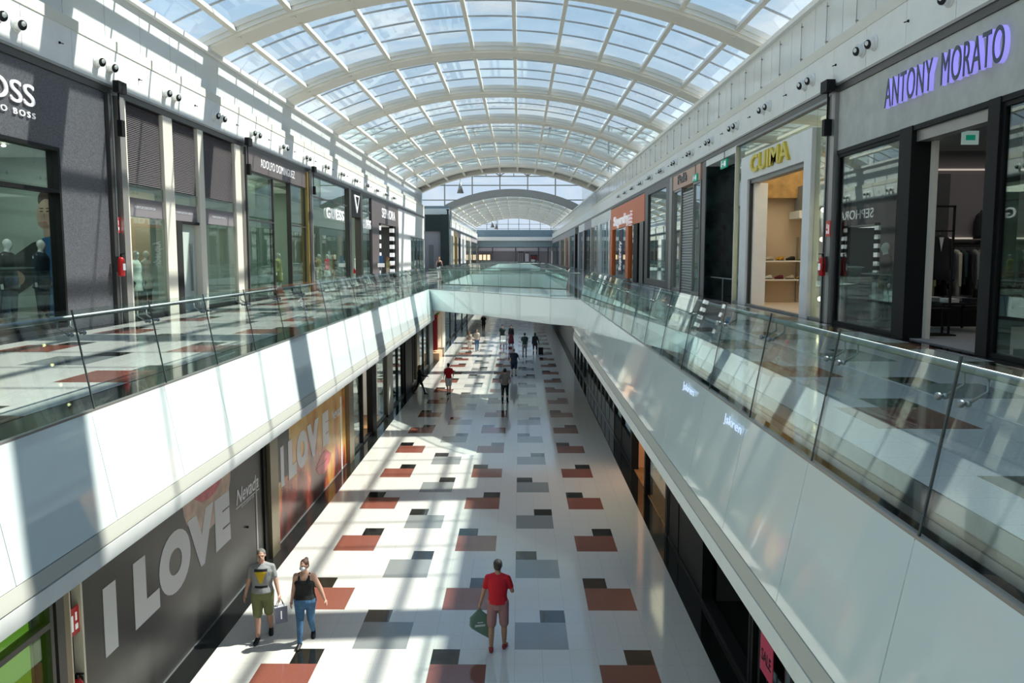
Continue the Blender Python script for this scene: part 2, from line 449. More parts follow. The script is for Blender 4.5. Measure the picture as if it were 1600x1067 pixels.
def cross_fascia(name, pts, zb, nrm):
    a = MB()
    for p, q in zip(pts[:-1], pts[1:]):
        n = max(1, round(math.dist(p, q) / 1.9))
        for k in range(n):
            u0, u1 = (k + .004) / n, (k + 1 - .004) / n
            A = Vector((p[0] + (q[0] - p[0]) * u0, p[1] + (q[1] - p[1]) * u0, 0)); B = Vector((p[0] + (q[0] - p[0]) * u1, p[1] + (q[1] - p[1]) * u1, 0))
            a.prism([A + Vector((0, 0, ZF + .01)), B + Vector((0, 0, ZF + .01)), B + Vector((0, 0, zb)), A + Vector((0, 0, zb))], (0, -.05 * nrm, 0), 'slab_glass')
    return struct(a.obj(name))
cross_fascia('trim_8', BF, 4.76, 1)
cross_fascia('trim_9', BB, 4.76, -1)
cross_fascia('trim_10', [(EL, 79), (ER, 79)], 4.6, 1)
cross_fascia('trim_11', [(EL, 185), (ER, 185)], 4.6, 1)
cross_fascia('trim_12', [(EL, 100), (ER, 100)], 4.6, -1)

# ground floor ceiling strips under the walkways
# (the slabs' undersides are the ceilings)

# ---- upper bulkheads
GAP0, GAP1 = 91.0, 124.0
def bulkhead(name, side, y0, y1):
    Xw = XL if side < 0 else XR; d = -side
    a = MB()
    def X(o): return Xw + d * o
    a.box(X(-.3), X(.04), y0, y1, ZB - .22, ZB, 'dark_metal')              # dark rail over the shopfronts
    a.box(X(.04), X(.07), y0, y1, ZB - .06, ZB, 'grey_metal')
    y = y0
    while y < y1 - .1:
        e = min(y + 1.98, y1)
        a.box(X(-.3), X(.06), y + .008, e - .008, ZB, 12.68, 'white')      # panelled band
        y = e
    a.box(X(-.3), X(.05), y0, y1, ZB + .01, 12.67, 'grey_metal')
    a.prism([(X(-.3), y0, 12.68), (X(.08), y0, 12.68), (X(.05), y0, 12.95), (X(-.3), y0, 12.95)], (0, y1 - y0, 0), 'cream')
    y = y0
    while y < y1 - .1:
        e = min(y + 1.98, y1)
        a.box(X(-.35), X(-.12), y + .012, e - .012, 12.95, 14.25, 'white_gloss')
        y = e
    y = y0 + 1.0
    while side > 0 and y < min(y1, 95):
        a.tube([(X(-.08), y, 13.02), (X(-.08), y, 14.1)], .009, 6, 'grey_metal')
        for z_ in (13.1, 14.0): a.box(X(-.13), X(-.06), y - .02, y + .02, z_ - .015, z_ + .015, 'grey_metal')
        y += 1.98
    a.box(X(-.35), X(-.14), y0, y1, 12.95, 14.24, 'grey_metal')
    a.box(X(-.5), X(.02), y0, y1, 14.25, 14.40, 'white')
    return struct(a.obj(name))
bulkhead('wall_left_bulkhead', -1, -16, GAP0 - .4)
bulkhead('wall_right_bulkhead', 1, -16, GAP0)
bulkhead('wall_left_far_bulkhead', -1, GAP1, YEND)
bulkhead('wall_right_far_bulkhead', 1, GAP0, YEND)

# ---- vault
RISE, HW = 2.15, 9.35
ZS = 14.3
RV = (HW * HW + RISE * RISE) / (2 * RISE); ZC = ZS + RISE - RV; TH = math.asin(HW / RV)
def arcp(t, r, y): return (XC + math.sin(t) * r, y, ZC + math.cos(t) * r)
def arc_beam(mb, y0, y1, r0, r1, m, n=40, t0=None, t1=None):
    t0 = -TH * 1.03 if t0 is None else t0; t1 = TH * 1.03 if t1 is None else t1
    for k in range(n):
        a, b = t0 + (t1 - t0) * k / n, t0 + (t1 - t0) * (k + 1) / n
        A, B, C, D = arcp(a, r0, y0), arcp(b, r0, y0), arcp(b, r1, y0), arcp(a, r1, y0)
        A2, B2, C2, D2 = arcp(a, r0, y1), arcp(b, r0, y1), arcp(b, r1, y1), arcp(a, r1, y1)
        mb.poly([A, A2, B2, B], m, True); mb.poly([A, B, C, D], m); mb.poly([A2, D2, C2, B2], m); mb.poly([D, C, C2, D2], m, True)
PUR = [XC + 1.84 * (k + .5) for k in range(-5, 5)]
def purlin(mb, X, y0, y1, r0, r1, w, m):
    t = math.asin((X - XC) / RV); c = w / 2 / RV
    mb.prism([arcp(t - c, r0, y0), arcp(t + c, r0, y0), arcp(t + c, r1, y0), arcp(t - c, r1, y0)], (0, y1 - y0, 0), m)
ARCH = [38.45 + 9.3 * k for k in range(-5, 6)]          # the last at 84.95
def vault(arches, first_no, last_opaque):
    n = 0
    for k, ya in enumerate(arches):
        a = MB()
        arc_beam(a, ya - .58, ya + .58, RV, RV + .42, 'arch')
        arc_beam(a, ya - .66, ya + .66, RV + .10, RV + .16, 'arch')
        for X in PUR:                                     # small connection plates under the arch
            for s_ in (-.42, .42):
                t = math.asin((X - XC) / RV); p = Vector(arcp(t, RV - .012, ya + s_))
                a.box(p.x - .10, p.x + .10, p.y - .05, p.y + .05, p.z - .02, p.z + .03, 'arch')
        struct(a.obj('roof_beam'))
        if k + 1 < len(arches):
            yb = arches[k + 1]
            y0, y1 = ya + .58, yb - .58
            p = MB()
            for X in PUR: purlin(p, X, y0, y1, RV + .12, RV + .34, .15, 'arch')
            for q in (0, .25, .5, .75, 1):
                yy = y0 + (y1 - y0) * q
                w_, h0_ = (.035, .41) if 0 < q < 1 else (.05, .28)
                arc_beam(p, yy - w_, yy + w_, RV + h0_, RV + .46, 'arch' if q in (0, 1) else 'bar_grey', n=28)
            struct(p.obj('roof_beam_purlins'))
            if last_opaque and k + 2 == len(arches):
                b = MB(); arc_beam(b, y0, y1, RV + .44, RV + .52, 'grey_metal'); struct(b.obj('roof'))
            else:
                gl = MB()
                for q in range(30):
                    a0, a1 = -TH * 1.0 + 2 * TH * q / 30, -TH + 2 * TH * (q + 1) / 30
                    gl.poly([arcp(a0, RV + .45, y0), arcp(a0, RV + .45, y1), arcp(a1, RV + .45, y1), arcp(a1, RV + .45, y0)], 'roof_glass', True)
                struct(gl.obj('roof_glazing'))
vault(ARCH, 0, False)
b = MB(); arc_beam(b, 85.4, 90, RV + .30, RV + .40, 'grey_metal'); arc_beam(b, 89.3, 90.4, RV - .1, RV + .6, 'arch')
for X in PUR: purlin(b, X, 85.5, 89.4, RV, RV + .3, .2, 'arch')
struct(b.obj('roof_end_band'))
ARCH2 = [126.6 + 9.2 * k for k in range(9)]
vault(ARCH2, 0, False)
b = MB(); arc_beam(b, 124.6, 126.0, RV - .05, RV + .95, 'grey_metal'); struct(b.obj('roof_front_band'))

# atrium between the two vaults: flat roof, clerestory glazing, side walls
s = MB()
s.box(-22, 16, 93, 129, 21.5, 21.52, 'roof_glass')  # unseen roof, made of glass so daylight brightens the atrium walls
for k in range(10): s.box(-22 + k * 4.2, -21.8 + k * 4.2, 93, 129, 21.3, 21.5, 'arch')
for k in range(10): s.box(-22, 16, 93 + k * 4, 93.15 + k * 4, 21.35, 21.5, 'arch')
s.box(-22, 16, 128.6, 129, 20.9, 21.4, 'white')
struct(s.obj('ceiling_atrium'))
def arc_top(x, r=None):
    r = r or RV + .9; d = x - XC
    return max(14.3, ZC + math.sqrt(max(0, r * r - d * d))) if abs(d) < HW * 1.06 else 14.3
w = MB()
xs = [-15.6 + 4.2 * k for k in range(8)]
for x in xs: w.box(x - .09, x + .09, 127.9, 128.15, arc_top(x), 21.0, 'grey_metal')
for z in (18.2, 19.55, 21.0): w.box(-16, 13.8, 127.95, 128.1, z - .08, z + .08, 'grey_metal')
w.box(-16, -8.5, 127.95, 128.1, 15.92, 16.08, 'grey_metal'); w.box(6.2, 13.8, 127.95, 128.1, 15.92, 16.08, 'grey_metal')
for k in range(7):
    a, b2 = xs[k], xs[k + 1]
    for (p, q) in (((a, 19.6), ((a + b2) / 2, 20.95)), ((b2, 19.6), ((a + b2) / 2, 20.95))):
        w.tube([(p[0], 127.8, p[1]), (q[0], 127.8, q[1])], .09, 6, 'grey_metal')
    w.tube([((a + b2) / 2, 127.8, 19.6), ((a + b2) / 2, 127.8, 20.95)], .07, 6, 'grey_metal')
struct(w.obj('window_1'))
w = MB()
for k in range(30):
    a, b2 = -16 + k, -15 + k
    w.poly([(a, 128.0, arc_top(a)), (b2, 128.0, arc_top(b2)), (b2, 128.0, 21.0), (a, 128.0, 21.0)], 'blue_glass')
struct(w.obj('window_1_pane'))
w = MB()
for k in range(14): w.box(9.3, 9.5, 91 + k * 2.5, 91 + k * 2.5 + 2.46, 14.2, 21.4, 'white_gloss')
w.box(9.45, 9.6, 91, 128, 14.2, 21.4, 'grey_metal')
struct(w.obj('wall_right_atrium'))
w = MB()
w.box(-22, -21.8, 91, 129, 0, 21.4, 'white'); w.box(-22, XL, 90.6, 90.9, 0, 12, 'white')
struct(w.obj('wall_left_atrium'))
w = MB(); slab_poly(w, [(-22, 91), (XL - 7, 91), (XL - 7, 129), (-22, 129)], 4.4, ZF, 'floor_white'); struct(w.obj('floor_atrium'))
w = MB()
w.box(-22, XL - .01, 124.0, 124.5, 5.8, 14.5, 'white'); w.box(-22, XL, 124.1, 128.2, 12.6, 14.9, 'blue_grey')
struct(w.obj('wall_left_return'))
# glass balustrades on the ends of the bulkheads
def curved_glass(name, cx, side, yy):
    a = MB(); n = 10
    for k in range(n):
        t0, t1 = PI / 2 * k / n, PI / 2 * (k + 1) / n
        R_ = 2.2
        p = lambda t: (cx - side * (R_ - R_ * math.cos(t)) * -1 * -1, yy + R_ * math.sin(t))
        A, B = p(t0), p(t1)
        a.poly([(A[0], A[1], 12.9), (B[0], B[1], 12.9), (B[0], B[1], 14.9), (A[0], A[1], 14.9)], 'blue_glass', True)
    return struct(a.obj(name))
curved_glass('window_2', XL + .1, 1, 88.5)
curved_glass('window_3', XR - .1, -1, 88.5)

# ---- far end wall
w = MB()
w.box(XL - 8, XR + 8, YEND - .5, YEND, 12.0, 13.9, 'blue_grey'); w.box(XL - 8, XL, YEND - .5, YEND, 0, 13, 'int_grey'); w.box(XR, XR + 8, YEND - .5, YEND, 0, 13, 'int_grey')
w.box(XL - 1, XR + 1, YEND - 1.2, YEND, 11.3, 12.2, 'white')
w.box(XL - 1, XR + 1, YEND - .3, YEND, 9.6, 11.3, 'blue_grey')
w.box(XL - 1, XR + 1, YEND - .2, YEND, 0, 4.6, 'int_grey')
for x in (-10.3, -6.6, -1.0, 4.6, 6.9): w.box(x - .12, x + .12, YEND - .5, YEND, ZF, 9.6, 'dark_metal')
w.box(XL, XR, YEND - .3, YEND - .1, 8.8, 9.7, 'lilac')
struct(w.obj('wall_end')); struct(MB().box(XL, XR, YEND + 3, YEND + 3.2, ZF, 9.7, 'int_mauve').obj('wall_end_shop')); struct(MB().box(XL, XR, YEND, YEND + 3.2, ZF - .1, ZF, 'floor_grey').obj('floor_end_shop'))
w = MB()
for k in range(9):
    x = -10.6 + 2.6 * k; w.box(x - .07, x + .07, YEND - .4, YEND - .2, 13.9, 17, 'grey_metal')
for z in (14.2, 15.3): w.box(XL - 1, XR + 1, YEND - .38, YEND - .24, z - .05, z + .05, 'grey_metal')
struct(w.obj('window_4'))
for k, (x0_, x1_, z0_, z1_, m, lb) in enumerate(((-10.0, -7.0, 6.6, 7.9, 'spot', 'small warmly lit display in the left opening of the far end wall'), (-.4, 1.0, 6.2, 8.4, 'int_mauve', 'dark mauve display in the right opening of the far end wall'), (1.4, 2.3, 6.2, 8.2, 'print_white', 'pale display in the right opening of the far end wall'), (2.6, 4.4, 6.2, 7.6, 'cl_red_far', 'dull red display in the right opening of the far end wall'))):
    M.setdefault('cl_red_far', mat('dull_red', (0.18, 0.04, 0.04), .6)); M.setdefault('warm_lit', mat('warm_lit_display', (1, .8, .6), .5, emit=((1, .72, .45), .9)))
    d_ = MB()
    for q in range(3): d_.box(x0_ + (x1_ - x0_) * q / 3, x0_ + (x1_ - x0_) * (q + .7) / 3, YEND + 1.0, YEND + 1.4, z0_, z1_, 'warm_lit' if m == 'spot' else m)
    d_.box(x0_, x1_, YEND + 1.4, YEND + 1.5, ZF, z1_ + .3, 'int_dark')
    tag(d_.obj('shop_display'), lb, 'display')
w = MB(); w.poly([(XL - 1, YEND - .3, 13.9), (XR + 1, YEND - .3, 13.9), (XR + 1, YEND - .3, 17.2), (XL - 1, YEND - .3, 17.2)], 'blue_glass'); struct(w.obj('window_4_pane'))
# wall behind the camera
w = MB(); w.box(XL - 7, XR + 7, -16.3, -16, 0, 17, 'white'); struct(w.obj('wall_behind'))

# ---- backing walls behind all shopfronts (close the shop volumes)
w = MB()
w.box(XL - 7.2, XL - 7, -16, YEND, ZF, 14.3, 'int_grey'); w.box(XL - 7, XL - .31, -16, GAP0 - .4, ZB, ZB + .15, 'int_grey')
w.box(XL - 7, XL - .31, GAP1 + .6, YEND, ZB, ZB + .15, 'int_grey')
struct(w.obj('wall_left'))
w = MB()
w.box(XR + 7, XR + 7.2, -16, YEND, ZF, 14.3, 'int_grey'); w.box(XR + .31, XR + 7, -16, YEND, ZB, ZB + .15, 'int_grey')
struct(w.obj('wall_right'))
w = MB(); w.box(GL - 6.2, GL - 6, -16, YEND, 0, 4.32, 'int_grey'); struct(w.obj('wall_left_ground'))
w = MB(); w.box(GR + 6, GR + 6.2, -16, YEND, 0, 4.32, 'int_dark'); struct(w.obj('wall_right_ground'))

# ================================================================ RAILINGS
def railing(label, path, side_off, pane, lean=0.2, detail=True, z=ZF):
    """path: list of (x,y) on the slab edge; side_off: unit (x,y) towards the walkway"""
    t = thing('glass_railing', label, 'railing', (path[0][0], path[0][1], z), absolute=True)
    ox, oy = side_off
    H = 1.12
    hand = []
    joints = []
    for p, q in zip(path[:-1], path[1:]):
        L = math.dist(p, q); n = max(1, round(L / pane)); ux, uy = (q[0] - p[0]) / L, (q[1] - p[1]) / L
        for k in range(n):
            a, b = L * k / n + .012, L * (k + 1) / n - .012
            A = (p[0] + ux * a, p[1] + uy * a); B = (p[0] + ux * b, p[1] + uy * b)
            g_ = MB()
            T = .016
            g_.prism([(A[0], A[1], z - .02), (B[0], B[1], z - .02), (B[0] + ox * lean, B[1] + oy * lean, z + H), (A[0] + ox * lean, A[1] + oy * lean, z + H)], (ox * T, oy * T, 0), 'rail_glass')
            g_.obj('glass_pane', None, t)
            joints.append((p[0] + ux * L * k / n, p[1] + uy * L * k / n, ux, uy))
    for (x, y, ux, uy) in joints[1:]:
        w_ = .009
        MB().prism([(x - ux * w_, y - uy * w_, z), (x + ux * w_, y + uy * w_, z), (x + ux * w_ + ox * lean, y + uy * w_ + oy * lean, z + H), (x - ux * w_ + ox * lean, y - uy * w_ + oy * lean, z + H)], (ox * .014, oy * .014, 0), 'bar_dark').obj('joint_seal', None, t)
    f = MB()
    for p, q in zip(path[:-1], path[1:]):
        f.prism([(p[0], p[1], z), (q[0], q[1], z), (q[0] + ox * .05, q[1] + oy * .05, z), (p[0] + ox * .05, p[1] + oy * .05, z)], (0, 0, .035), 'grey_metal')
    f.obj('base_channel', None, t)
    ho = lean + .10
    f = MB(); f.tube([(p[0] + ox * ho, p[1] + oy * ho, z + 1.03) for p in path], .026, 10, 'steel'); f.obj('handrail', None, t)
    if detail:
        for (x, y, ux, uy) in joints[1:]:
            if y > 44: continue
            for s_ in (-.13, .13):
                b = MB()
                X, Y = x + ux * s_, y + uy * s_
                gx, gy = X + ox * lean * .8, Y + oy * lean * .8
                b.ell((gx - ox * .012, gy - oy * .012, z + .86), .024, n=8, h=6, m='steel')
                b.ell((gx + ox * .03, gy + oy * .03, z + .86), .02, n=8, h=6, m='steel')
                b.tube([(gx + ox * .03, gy + oy * .03, z + .86), (X + ox * ho, Y + oy * ho, z + .93), (X + ox * ho, Y + oy * ho, z + 1.02)], .009, 6, 'steel')
                b.obj('bracket', None, t)
    return t
railing('long glass railing with steel handrail along the left walkway above the sunlit white edge', [(EL, 1.46), (EL, BF[0][1])], (-1, 0), 1.86)
railing('long glass railing with steel handrail in front of the shoe shop and the concrete shopfront', [(ER, 1.17), (ER, BF[-1][1])], (1, 0), 1.86)
railing('glass railing on the near edge of the white bridge crossing the hall', [(p[0], p[1]) for p in BF], (0, 1), 2.0, lean=.05, detail=False)
railing('glass railing on the far edge of the white bridge crossing the hall', BB, (0, -1), 2.2, lean=.05, detail=False)
railing('glass railing on the left beyond the white bridge', [(EL, 51.0), (EL, 79.0)], (-1, 0), 2.3, detail=False)
railing('glass railing on the right beyond the white bridge', [(ER, 43.2), (ER, 79.0)], (1, 0), 2.3, detail=False)
railing('glass railing across the end of the second floor opening, beyond the bridge', [(EL, 79.0), (ER, 79.0)], (0, 1), 2.3, lean=.05, detail=False)
railing('glass railing at the near end of the farthest floor opening', [(EL, 100.0), (ER, 100.0)], (0, -1), 2.3, lean=.05, detail=False)
railing('distant glass railing along the left of the farthest floor opening', [(EL, 100.0), (EL, 185.0)], (-1, 0), 4.0, detail=False)
railing('distant glass railing along the right of the farthest floor opening', [(ER, 100.0), (ER, 185.0)], (1, 0), 4.0, detail=False)

# ================================================================ SHOPFRONTS
class Front:
    def __init__(s, side, level, y0, y1, label, group=None):
        s.side = side; s.level = level
        s.X = (XL if side < 0 else XR) if level else (GL if side < 0 else GR)
        s.z = ZF if level else 0.0; s.y0 = y0; s.y1 = y1
        s.t = thing('shopfront', label, 'shopfront', (s.X, (y0 + y1) / 2, s.z), group=group, absolute=True)
    def x(s, o): return s.X - s.side * o          # o > 0 towards the hall
    def b(s, name, o0, o1, y0, y1, z0, z1, m, label=None, parent=None):
        o = MB().box(s.x(o0), s.x(o1), y0, y1, z0, z1, m).obj(name, None, s.t)
        if label: o['label'] = label
        return o
    def bb(s, name, L, label=None):
        mb = MB()
        for (o0, o1, y0, y1, z0, z1, m) in L: mb.box(s.x(o0), s.x(o1), y0, y1, z0, z1, m)
        o = mb.obj(name, None, s.t)
        if label: o['label'] = label
        return o
    def pane(s, y0, y1, z0, z1, m='shop_glass', off=-.04, name='glass_pane'):
        return s.b(name, off - .012, off, y0, y1, z0, z1, m)
    def frame(s, y0, y1, z0, z1, w=.07, m='dark_metal', o0=-.12, o1=.03, name='window_frame', mull=(), trans=()):
        L = [(o0, o1, y0, y0 + w, z0, z1, m), (o0, o1, y1 - w, y1, z0, z1, m), (o0, o1, y0 + w, y1 - w, z1 - w, z1, m), (o0, o1, y0 + w, y1 - w, z0, z0 + w, m)]
        for y in mull: L.append((o0, o1, y - w / 2, y + w / 2, z0 + w, z1 - w, m))
        for z in trans: L.append((o0, o1, y0 + w, y1 - w, z - w / 2, z + w / 2, m))
        return s.bb(name, L)
    def room(s, y0, y1, depth, ztop, wall, floor='floor_grey', ceil='white', partitions=True):
        z = s.z
        struct(MB().box(s.x(-depth - .1), s.x(-depth), y0, y1, z, ztop, wall).obj('wall_shop'))
        struct(MB().box(s.x(-depth), s.x(-.3), y0 - .05, y0 + .02, z, ztop, wall).obj('wall_shop')); struct(MB().box(s.x(-depth), s.x(-.3), y1 - .02, y1 + .05, z, ztop, wall).obj('wall_shop'))
        struct(MB().box(s.x(-depth), s.x(-.02), y0, y1, z, z + .02, floor).obj('floor_shop')); struct(MB().box(s.x(-depth), s.x(-.3), y0, y1, ztop, ztop + .08, ceil).obj('ceiling_shop'))
    def text(s, txt, y0, y1, z0, z1, m, off=.02, name='lettering', **k):
        return text_on(s.side, txt, s.x(off), y0, y1, z0, z1, m, s.t, name, **k)
ZT = ZB - .225

def clamp(label, side, y):
    X = XL if side < 0 else XR; d = -side
    o0 = .17 if side < 0 else .105
    m = MB(); m.box(X + d * o0, X + d * .32, y - .22, y + .22, ZB - .18, ZB + .10, 'black'); m.box(X + d * o0, X + d * .29, y - .08, y + .1, ZB - 1.25, ZB - .85, 'black')
    m.tube([(X + d * .2, y, ZB - .9), (X + d * .2, y, ZB - .1)], .02, 6, 'black')
    return tag(m.obj('shutter_bracket'), label, 'bracket', 'black brackets above the columns')

# ---- left, upper floor
f = Front(-1, 1, 8.0, 21.15, 'dark granite shopfront with big white serif letters over its display window')
f.bb('cladding', [(-.3, .0, 8, 18.95, 9.92, ZT, 'granite_dark'), (-.3, .0, 18.95, 21.15, ZF, ZT, 'granite_dark'), (-.3, 0, 8, 18.95, ZF, ZF + .12, 'granite_dark')])
f.frame(8, 18.95, ZF + .12, 9.92, .08, 'black', -.25, .02, trans=(8.95,), mull=(12.4,))
f.pane(8.08, 18.87, ZF + .2, 9.84, off=-.12)
f.text('BOSS', 15.85, 18.05, 10.64, 11.09, 'letter_white', bold=.0, depth=.03)
f.text('HUGO BOSS', 16.1, 18.05, 10.40, 10.52, 'letter_white', name='small_lettering', bold=.0, depth=.02, space=1.4)
f.b('display_ceiling', -3.2, -.3, 8, 21.1, 9.95, 10.05, 'white')
struct(MB().box(XL - 2.9, XL - 2.8, 8, 21.1, ZF, 9.95, 'int_mint').obj('wall_shop')); struct(MB().box(XL - 2.9, XL - .3, 21.0, 21.1, ZF, 9.95, 'int_mint').obj('wall_shop')); struct(MB().box(XL - 2.8, XL - .3, 8, 21, ZF, ZF + .14, 'int_grey').obj('floor_shop'))
sp = MB()
for y in (15.6, 17.0, 18.4): sp.ell((XL - .9, y, 9.9), (.05, .05, .03), n=10, h=6, m='spot')
sp.obj('ceiling_spots', None, f.t)
clamp('black bracket at the top of the column between dark granite and louvred shopfronts', -1, 21.5)
c = MB(); c.box(XL - .3, XL + .10, 21.15, 21.3, ZF, ZT, 'dark_metal'); c.box(XL - .3, XL - .02, 21.3, 21.62, ZF, ZT, 'dark_metal'); c.box(XL - .3, XL + .14, 21.62, 21.92, ZF, ZT, 'grey_metal')
c.box(XL + .0, XL + .12, 21.3, 21.34, ZF, ZT, 'steel')
struct(c.obj('column'))

f = Front(-1, 1, 21.95, 31.4, 'shopfront with ivory pilasters and dark louvred screens above its windows')
for (a, b_) in ((21.95, 22.22), (24.5, 25.15), (27.1, 27.58), (30.6, 31.25)): f.b('pilaster', -.3, .03, a, b_, ZF, ZT, 'ivory')
for (a, b_) in ((22.22, 24.5), (25.15, 27.1), (27.58, 30.6)):
    mb = MB(); mb.box(f.x(-.3), f.x(-.10), a, b_, 9.42, ZT, 'louvre')
    z = 9.46
    while z < ZT - .04: mb.prism([(f.x(-.10), a, z), (f.x(-.07), a, z), (f.x(-.10), a, z + .045)], (0, b_ - a, 0), 'louvre'); z += .05
    mb.obj('louvred_screen', None, f.t)
    f.b('sign_band', -.3, -.08, a, b_, 8.58, 9.08, 'int_mauve')
    f.pane(a, b_, 9.08, 9.42)
    m_ = (a + b_) / 2; w_ = min(.65, (b_ - a) * .34)
    f.text('PURIFICACION GARCIA', m_ - w_, m_ + w_, 8.80, 8.87, 'print_white', off=-.08, name='small_lettering', depth=.01, bold=0)
f.pane(22.22, 24.5, ZF + .1, 8.58); f.pane(27.58, 30.6, ZF + .1, 8.58)
f.bb('plinth', [(-.3, -.02, 22.22, 24.5, ZF, ZF + .1, 'black'), (-.3, -.02, 27.58, 30.6, ZF, ZF + .1, 'black')])
f.b('door', -.30, -.16, 25.75, 27.05, ZF, 8.5, 'int_mint', 'pale door leaf'); f.bb('door_frame', [(-.3, 0, 25.15, 25.3, ZF, 8.58, 'black'), (-.3, 0, 25.3, 25.7, ZF, 8.58, 'black_matt'), (-.3, 0, 25.7, 27.1, 8.5, 8.58, 'black')])
f.b('door_handle', -.14, -.08, 26.6, 26.64, 6.4, 7.9, 'steel')
f.room(22.0, 31.3, 3.2, 9.3, 'int_mint')
mb = MB(); mb.box(XL - 1.9, XL - 1.8, 23.6, 27.5, ZF, 9.2, 'beige_wall'); struct(mb.obj('wall_shop_screen'))
clamp('black bracket at the top of the column past the ivory pilasters', -1, 31.55)
struct(MB().box(XL - .3, XL + .1, 31.25, 31.75, ZF, ZT, 'grey_metal').box(XL, XL + .16, 31.45, 31.55, ZF, ZT, 'dark_metal').obj('column'))

f = Front(-1, 1, 31.75, 41.3, 'shopfront with brown sign band and tall glass entrance beside the gold pilaster')
f.b('sign_band', -.3, .04, 31.75, 40.6, 10.78, ZT, 'brown_sign')
f.text('ADOLFO DOMINGUEZ', 33.6, 38.6, 11.03, 11.36, 'letter_white', off=.04, depth=.015, bold=-.010, space=1.1)
f.frame(31.75, 35.4, ZF, 10.78, .06, 'dark_metal', -.2, .0, trans=(8.9,)); f.pane(31.8, 35.35, ZF + .05, 10.72)
f.frame(38.0, 40.6, ZF, 10.78, .06, 'dark_metal', -.2, .0, trans=(8.9,)); f.pane(38.05, 40.55, ZF + .05, 10.72)
f.bb('recessed_entrance', [(-1.6, -.2, 35.35, 35.42, ZF, 10.78, 'shop_glass'), (-1.6, -.2, 37.98, 38.05, ZF, 10.78, 'shop_glass'), (-1.7, -1.6, 35.4, 38.0, 8.9, 10.78, 'int_mint')])
f.b('pilaster', -.3, .12, 40.6, 40.85, ZF, ZT, 'gold', 'slim gold pilaster'); f.b('pilaster', -.3, .16, 40.85, 41.3, ZF, ZT, 'dark_metal')
f.room(31.9, 41.2, 6, 10.9, 'int_mint')
mb = MB(); mb.box(XL - 3.4, XL - 3.2, 33.5, 38.5, ZF, 9.9, 'beige_wall'); mb.box(XL - 3.22, XL - 3.15, 35.6, 36.9, ZF, 8.6, 'black_matt'); struct(mb.obj('wall_shop_screen'))
clamp('black bracket at the top of the column beside the gold pilaster', -1, 41.5)

f = Front(-1, 1, 41.35, 58.5, 'all-glass shopfront with white slab letters and a dark portal in its middle')
f.frame(41.6, 50.6, ZF, ZT, .07, 'dark_metal', -.15, .0, trans=(10.5,)); f.pane(41.67, 50.53, ZF + .05, ZT - .05)
f.bb('portal', [(-.3, .1, 50.6, 51.2, ZF, ZT, 'dark_metal'), (-.3, .1, 54.2, 54.8, ZF, ZT, 'dark_metal'), (-.3, .1, 51.2, 54.2, 9.95, ZT, 'black')])
mb = MB(); mb.prism([(f.x(.1), 52.0, 11.3), (f.x(.1), 53.7, 11.3), (f.x(.1), 52.85, 10.2)], (.05, 0, 0), 'letter_white'); mb.prism([(f.x(.155), 52.35, 11.2), (f.x(.155), 53.35, 11.2), (f.x(.155), 52.85, 10.55)], (.01, 0, 0), 'black'); mb.obj('triangle_emblem', None, f.t)
f.frame(54.8, 58.4, ZF, ZT, .07, 'dark_metal', -.15, .0, trans=(10.5,)); f.pane(54.87, 58.33, ZF + .05, ZT - .05)
f.text('GUESS', 44.9, 49.3, 9.55, 10.12, 'letter_white', off=.0, depth=.05, bold=.012, space=1.12)
f.text('GUESS', 55.2, 58.2, 9.35, 9.95, 'letter_white', off=.0, depth=.05, bold=.012, space=1.12)
f.room(41.7, 58.3, 5.5, 11.6, 'int_mint', 'floor_white')
struct(MB().box(XL - .3, XL + .12, 41.3, 41.62, ZF, ZT, 'grey_metal').obj('column'))

f = Front(-1, 1, 58.5, 71.3, 'dark grey shopfront with white capital letters and black and white striped posts')
f.b('sign_band', -.3, .05, 58.5, 71.3, 9.95, ZT, 'brown_sign')
f.b('pilaster', -.3, .06, 58.5, 61.4, ZF, 9.95, 'brown_sign'); f.b('pilaster', -.3, .06, 69.6, 71.3, ZF, 9.95, 'dark_metal')
f.text('SEPHORA', 62.8, 69.3, 10.4, 11.1, 'letter_white', off=.05, depth=.03, space=1.05)
for y in (62.3, 68.9):
    mb = MB(); z = ZF; k = 0
    while z < 9.9: mb.box(f.x(-.3), f.x(.0), y - .35, y + .35, z, min(z + .33, 9.95), 'letter_white' if k % 2 else 'black'); z += .33; k += 1
    mb.obj('striped_post', None, f.t)
f.room(61.5, 69.5, 6, 9.9, 'int_dark', 'floor_white')
mb = MB(); z = ZF; k = 0
while z < 9.8: mb.box(XL - 5.9, XL - 5.8, 62, 69, z, z + .3, 'letter_white' if k % 2 else 'black'); z += .3; k += 1
struct(mb.obj('wall_shop_screen'))

w = MB()
w.box(XL - .3, XL + .02, 71.3, 90.6, 9.3, ZB, 'white'); w.box(XL - .3, XL + .02, 71.3, 79.5, ZF, 9.3, 'white'); w.box(XL - .3, XL - .2, 79.5, 90.6, ZF, 9.3, 'blue_grey')
w.box(XL - .2, XL + .06, 79, 90.6, 9.25, 9.35, 'steel')
struct(w.obj('wall_left_end_panels'))
w = MB(); w.box(XL - .06, XL - .04, 79.5, 90.6, ZF, 9.25, 'shop_glass')
for y in (82, 84.5, 87, 89): w.box(XL - .1, XL, y - .04, y + .04, ZF, 9.25, 'steel')
struct(w.obj('window_5'))

# atrium left: dark overhang block and mauve wall
w = MB(); w.box(-13.9, -11.6, 123.3, 124.2, 11.2, 13.6, 'teal_dark'); w.box(-11.6, XL - .02, 122.8, 124.2, ZF, 13.6, 'teal_dark'); struct(w.obj('wall_left_dark_block'))
w = MB(); w.box(-16, -11.6, 123.6, 124.0, ZF, 11.2, 'lilac'); w.box(-13.4, -12.7, 123.5, 123.62, ZF, 9.2, 'int_grey'); struct(w.obj('wall_left_mauve'))

